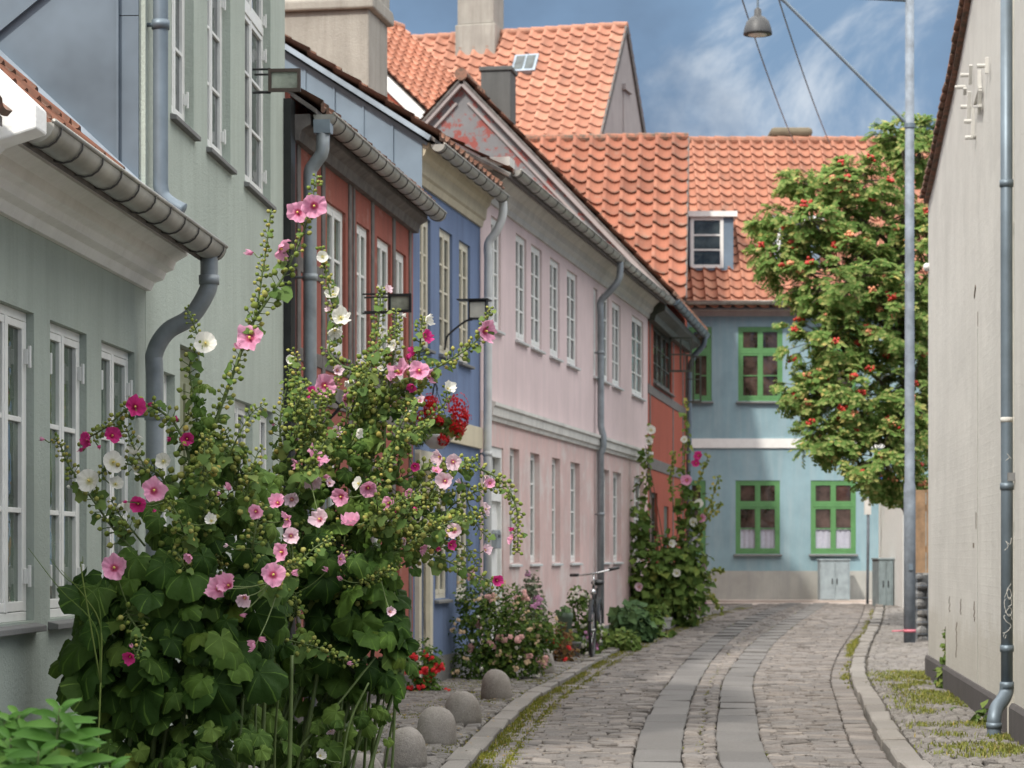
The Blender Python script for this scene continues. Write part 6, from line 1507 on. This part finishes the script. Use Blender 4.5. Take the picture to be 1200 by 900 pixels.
# hanging geranium
Yg = 24.0; c = at(518, 492, Yg)
root = empty('hanging_basket', at(512, 512, Yg), 0, 'white hanging basket of red geraniums on the blue house wall', 'hanging basket')
o = root.location; rnd = random.Random(90)
m = MB(); m.lathe([(.06, -.12), (.13, -.06), (.16, .0), (.165, .02), (.14, .02)], 18); m.build('basket', M['pipe_white'], root, smooth=True)
m = MB()
for a in (0, 2.1, 4.2): m.tube([(.15*math.cos(a), .15*math.sin(a), .02), (0, 0, .46)], .004, 5)
m.tube(spline([(0, 0, .46), (.0, .0, .50), (-.02, .03, .54), (-.04, .2, .5), (-.06, .34, .42)], 5), .009, 6); m.build('hook', M['black'], root)
m = MB()
for _ in range(240):
    v = Vector((rnd.gauss(0, 1), rnd.gauss(0, 1), rnd.gauss(.1, .7))).normalized()*rnd.uniform(.5, 1); p = Vector((v.x*.22+.05, v.y*.16, v.z*.17+.08))
    add_leaf(m, rnd.choice(SLEAF), Matrix.Translation(p) @ frame_from(v+Vector((0, -.6, .4)), Vector((v.x, v.y, -.4))), rnd.uniform(.05, .085))
m.build('foliage', LM['lime'], root)
for px, py, r_ in ((535, 474, 15), (540, 490, 13), (537, 502, 11), (504, 472, 11), (498, 490, 11), (505, 484, 10), (519, 515, 8), (515, 494, 5)):
    m = MB(); cc = at(px, py, Yg-.12)-o; R_ = r_*Yg/FOC
    for _ in range(44):
        v = Vector((rnd.gauss(0, 1), rnd.gauss(0, 1), rnd.gauss(0, 1))).normalized(); q = cc+v*R_*rnd.uniform(.6, 1)
        for a in range(5): d = Vector((math.cos(a*1.26), 0, math.sin(a*1.26))); d.rotate(Vector((0, 0, 1)).rotation_difference(v)); simple_leaf(m, q, v, d+v*.2, .034, .019)
    m.build('blossom', sol['red'], root)
shrub('hanging_moss_ball', 'dark green hanging plant ball just below the white globe lamp', 'hanging basket', tuple(at(489, 505, 23.3)), [B(489, 508, 23.3, 15, 13, .12)], LM['rose'], .035, 500, 405, .35, 2, flowers=[(sol['lilac'], 3, .03)])
# little wrought ironwork on red wall
u = F3.u(372); r = empty('iron_bracket', (F3.X0+(F3.Y(372)-F3.Y0)*F3.dr, F3.Y(372), CAMZ+(650-482)*F3.Y(372)/FOC), F3.rz, 'black wrought iron sign bracket on the red wall beside the downpipe', 'bracket')
m = MB(); m.tube(spline([(0, 0, .15), (0, -.1, .12), (0, -.2, .05), (0, -.28, .08), (0, -.24, .14)], 6), .014, 6); m.tube(spline([(0, 0, -.15), (0, -.08, -.08), (0, -.16, .0), (0, -.2, .05)], 6), .014, 6); m.tube([(0, 0, .2), (0, 0, -.2)], .016, 6); m.build('scroll', M['black'], r, smooth=True)

# ---- rowan tree
Yt = 38.0; tb = (at(1072, 0, Yt).x, Yt, g(Yt))
tr = empty('rowan_tree', tb, 0, 'leafy rowan tree with clusters of red berries behind the lamp post', 'tree'); o = Vector(tb); rnd = random.Random(500)
TB = [(1052, 160, 38, 26), (1080, 175, 40, 40), (1000, 212, 58, 32), (940, 212, 34, 14), (950, 258, 70, 36), (1035, 262, 58, 66), (910, 298, 36, 32), (985, 325, 80, 58), (968, 395, 58, 44), (1040, 372, 52, 70), (948, 455, 40, 34), (995, 466, 76, 58), (1062, 470, 36, 78), (970, 515, 48, 26), (1030, 535, 50, 46), (1052, 560, 46, 30), (1090, 330, 40, 120), (1095, 470, 30, 100), (893, 262, 22, 14)]
fo = MB(); limbs = MB()
P = spline([(0, 0, -.05), (.02, 0, 1.2), (-.05, .05, 2.4), (-.15, 0, 4.0), (-.25, 0, 5.6), (-.1, 0, 7.4)], 5); limbs.tube(P, [lerp(.13, .02, i/(len(P)-1)) for i in range(len(P))], 9)
berries = []
for (px, py, rx, ry) in TB:
    s = Yt/FOC; dY = rnd.uniform(-.7, .7); c = at(px, py, Yt+dY)-o; RX, RZ = max(8, rx-8)*s, max(8, ry-7)*s; RY = min(.9, (RX+RZ)*.5)
    hz = max(1.3, c.z-.6-abs(c.x)*.35); b0 = Vector((-.12, 0, hz)); limbs.tube(spline([b0, b0.lerp(c, .5)+Vector((0, 0, .08)), c], 5), [lerp(.045, .010, i/10) for i in range(11)], 6)
    nc = int(7+rx*ry/46)
    for _ in range(nc):
        v = Vector((rnd.gauss(0, 1), rnd.gauss(0, 1), rnd.gauss(0, 1))).normalized(); q = rnd.uniform(.25, 1.08)**.6
        cc = c+Vector((v.x*RX*q, v.y*RY*q, v.z*RZ*q)); limbs.tube([c.lerp(cc, .35), cc], .006, 4)
        outw = (v+Vector((0, -.15, -.1))).normalized()
        for l in range(rnd.randint(6, 9)):           # pinnate sprays
            dr_ = (outw+Vector((rnd.gauss(0, .7), rnd.gauss(0, .7), rnd.gauss(-.1, .5)))).normalized(); sd = dr_.cross(Vector((0, 0, 1))); sd = sd.normalized() if sd.length > .05 else Vector((1, 0, 0))
            nr_ = (sd.cross(dr_)*.6+v*.9+Vector((rnd.gauss(0, .35), -.35+rnd.gauss(0, .35), .25+rnd.gauss(0, .25)))).normalized(); Ls = rnd.uniform(.15, .24)
            for k in range(6):
                f = (k+.6)/6; pp = cc+dr_*Ls*f+Vector((0, 0, -.25*Ls*f*f))
                for sg in (-1, 1): simple_leaf(fo, pp, nr_, sd*sg+dr_*.5, Ls*.40*rnd.uniform(.7, 1.25), Ls*.13)
        if rnd.random() < .3: berries.append(cc+outw*.12)
fo.build('crown', LM['rowan'], tr); limbs.build('trunk', M['bark'], tr, smooth=True)
bm_ = m_plain('rowan_berry', (.46, .035, .02), .4, 0, .2); bm2 = m_plain('unripe_berry', (.60, .24, .12), .5, 0, .3)
for i, b in enumerate(sorted(berries, key=lambda b: b.y)[:98]):
    m = MB()
    for _ in range(16): m.sphere(b+Vector((rnd.gauss(0, .03), rnd.gauss(0, .03), rnd.gauss(0, .022))), .025, 6, 4)
    m.build('berry_cluster', bm_ if rnd.random() < .6 else bm2, tr, smooth=True)
# ================================================================== light, sky, camera
EL = R(47); AZV = Vector((-.45, -.72))          # horizontal direction towards the sun
az = math.atan2(AZV.x, AZV.y)
sd = Vector((math.sin(az)*math.cos(EL), math.cos(az)*math.cos(EL), math.sin(EL)))
sun = bpy.data.lights.new('Sun', 'SUN'); sun.energy = 2.0; sun.angle = R(2.5); sun.color = (1, .95, .87)
so = bpy.data.objects.new('Sun', sun); COL.objects.link(so); so.rotation_euler = sd.to_track_quat('Z', 'Y').to_euler(); so.location = (0, 0, 30)
w = bpy.data.worlds.new('World'); scene.world = w; w.use_nodes = True
nt = w.node_tree; nt.nodes.clear(); N = nt.nodes.new; L = nt.links.new
out = N('ShaderNodeOutputWorld'); bg = N('ShaderNodeBackground'); bg.inputs['Strength'].default_value = .15
sky = N('ShaderNodeTexSky'); sky.sky_type = 'NISHITA'; sky.sun_disc = False; sky.sun_elevation = EL; sky.sun_rotation = az; sky.ozone_density = 2.5; sky.dust_density = .4
tc = N('ShaderNodeTexCoord'); mp = N('ShaderNodeMapping'); mp.inputs['Scale'].default_value = (1, 1, 1.35); mp.inputs['Location'].default_value = (.9, .2, .1); L(tc.outputs['Generated'], mp.inputs['Vector'])
def nz_(scale, det, rough, dist=0):
    n = N('ShaderNodeTexNoise'); n.inputs['Scale'].default_value = scale; n.inputs['Detail'].default_value = det; n.inputs['Roughness'].default_value = rough; n.inputs['Distortion'].default_value = dist; L(mp.outputs[0], n.inputs['Vector']); return n.outputs['Fac']
def rp(f, a, b):
    r = N('ShaderNodeMapRange'); r.interpolation_type = 'SMOOTHSTEP'; r.inputs['From Min'].default_value = a; r.inputs['From Max'].default_value = b; L(f, r.inputs['Value']); return r.outputs[0]
def mx(f, a, b):
    m = N('ShaderNodeMix'); m.data_type = 'RGBA'
    if hasattr(f, 'is_linked'): L(f, m.inputs[0])
    else: m.inputs[0].default_value = f
    for s, v in ((m.inputs[6], a), (m.inputs[7], b)):
        if hasattr(v, 'is_linked'): L(v, s)
        else: s.default_value = (*v, 1)
    return m.outputs[2]
col = mx(rp(nz_(3.2, 5, .55), .12, .38), sky.outputs[0], (.82, 1.28, 1.92))     # thin blue grey cloud deck
col = mx(rp(nz_(6.0, 8, .62, .6), .49, .66), col, (2.5, 2.75, 3.05))             # paler torn patches
col = mx(rp(nz_(5.5, 6, .55), .45, .66), col, (.62, .93, 1.40))
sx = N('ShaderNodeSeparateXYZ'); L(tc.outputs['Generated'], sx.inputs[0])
col = mx(rp(sx.outputs[2], .34, .60), col, mx(rp(nz_(2.0, 4, .6), .35, .7), (9.0, 9.1, 9.2), (12.0, 11.7, 11.2)))   # unseen bright cloud layer overhead, added as soft neutral fill light
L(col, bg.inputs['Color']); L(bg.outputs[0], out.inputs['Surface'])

cam = bpy.data.cameras.new('Camera'); co_ = bpy.data.objects.new('Camera', cam); COL.objects.link(co_)
co_.location = (0, 0, CAMZ); co_.rotation_euler = (R(90), 0, 0)
cam.sensor_width = 36; cam.lens = 36*FOC/1200; cam.shift_y = 200/1200; cam.clip_start = .1; cam.clip_end = 2000
cam.dof.use_dof = True; cam.dof.focus_distance = 11.6; cam.dof.aperture_fstop = 6.3; cam.dof.aperture_blades = 9
scene.camera = co_
scene.render.engine = 'CYCLES'
try:
    scene.cycles.use_denoising = True; scene.cycles.denoiser = 'OPENIMAGEDENOISE'
except Exception: pass
scene.cycles.max_bounces = 7; scene.cycles.diffuse_bounces = 3; scene.cycles.glossy_bounces = 3; scene.cycles.transmission_bounces = 4; scene.cycles.transparent_max_bounces = 6
scene.cycles.sample_clamp_indirect = 4
scene.view_settings.view_transform = 'Standard'; scene.view_settings.look = 'None'; scene.view_settings.gamma = 1; scene.view_settings.use_curve_mapping = False
scene.view_settings.exposure = 0.9
scene.render.resolution_x = 1024; scene.render.resolution_y = 768
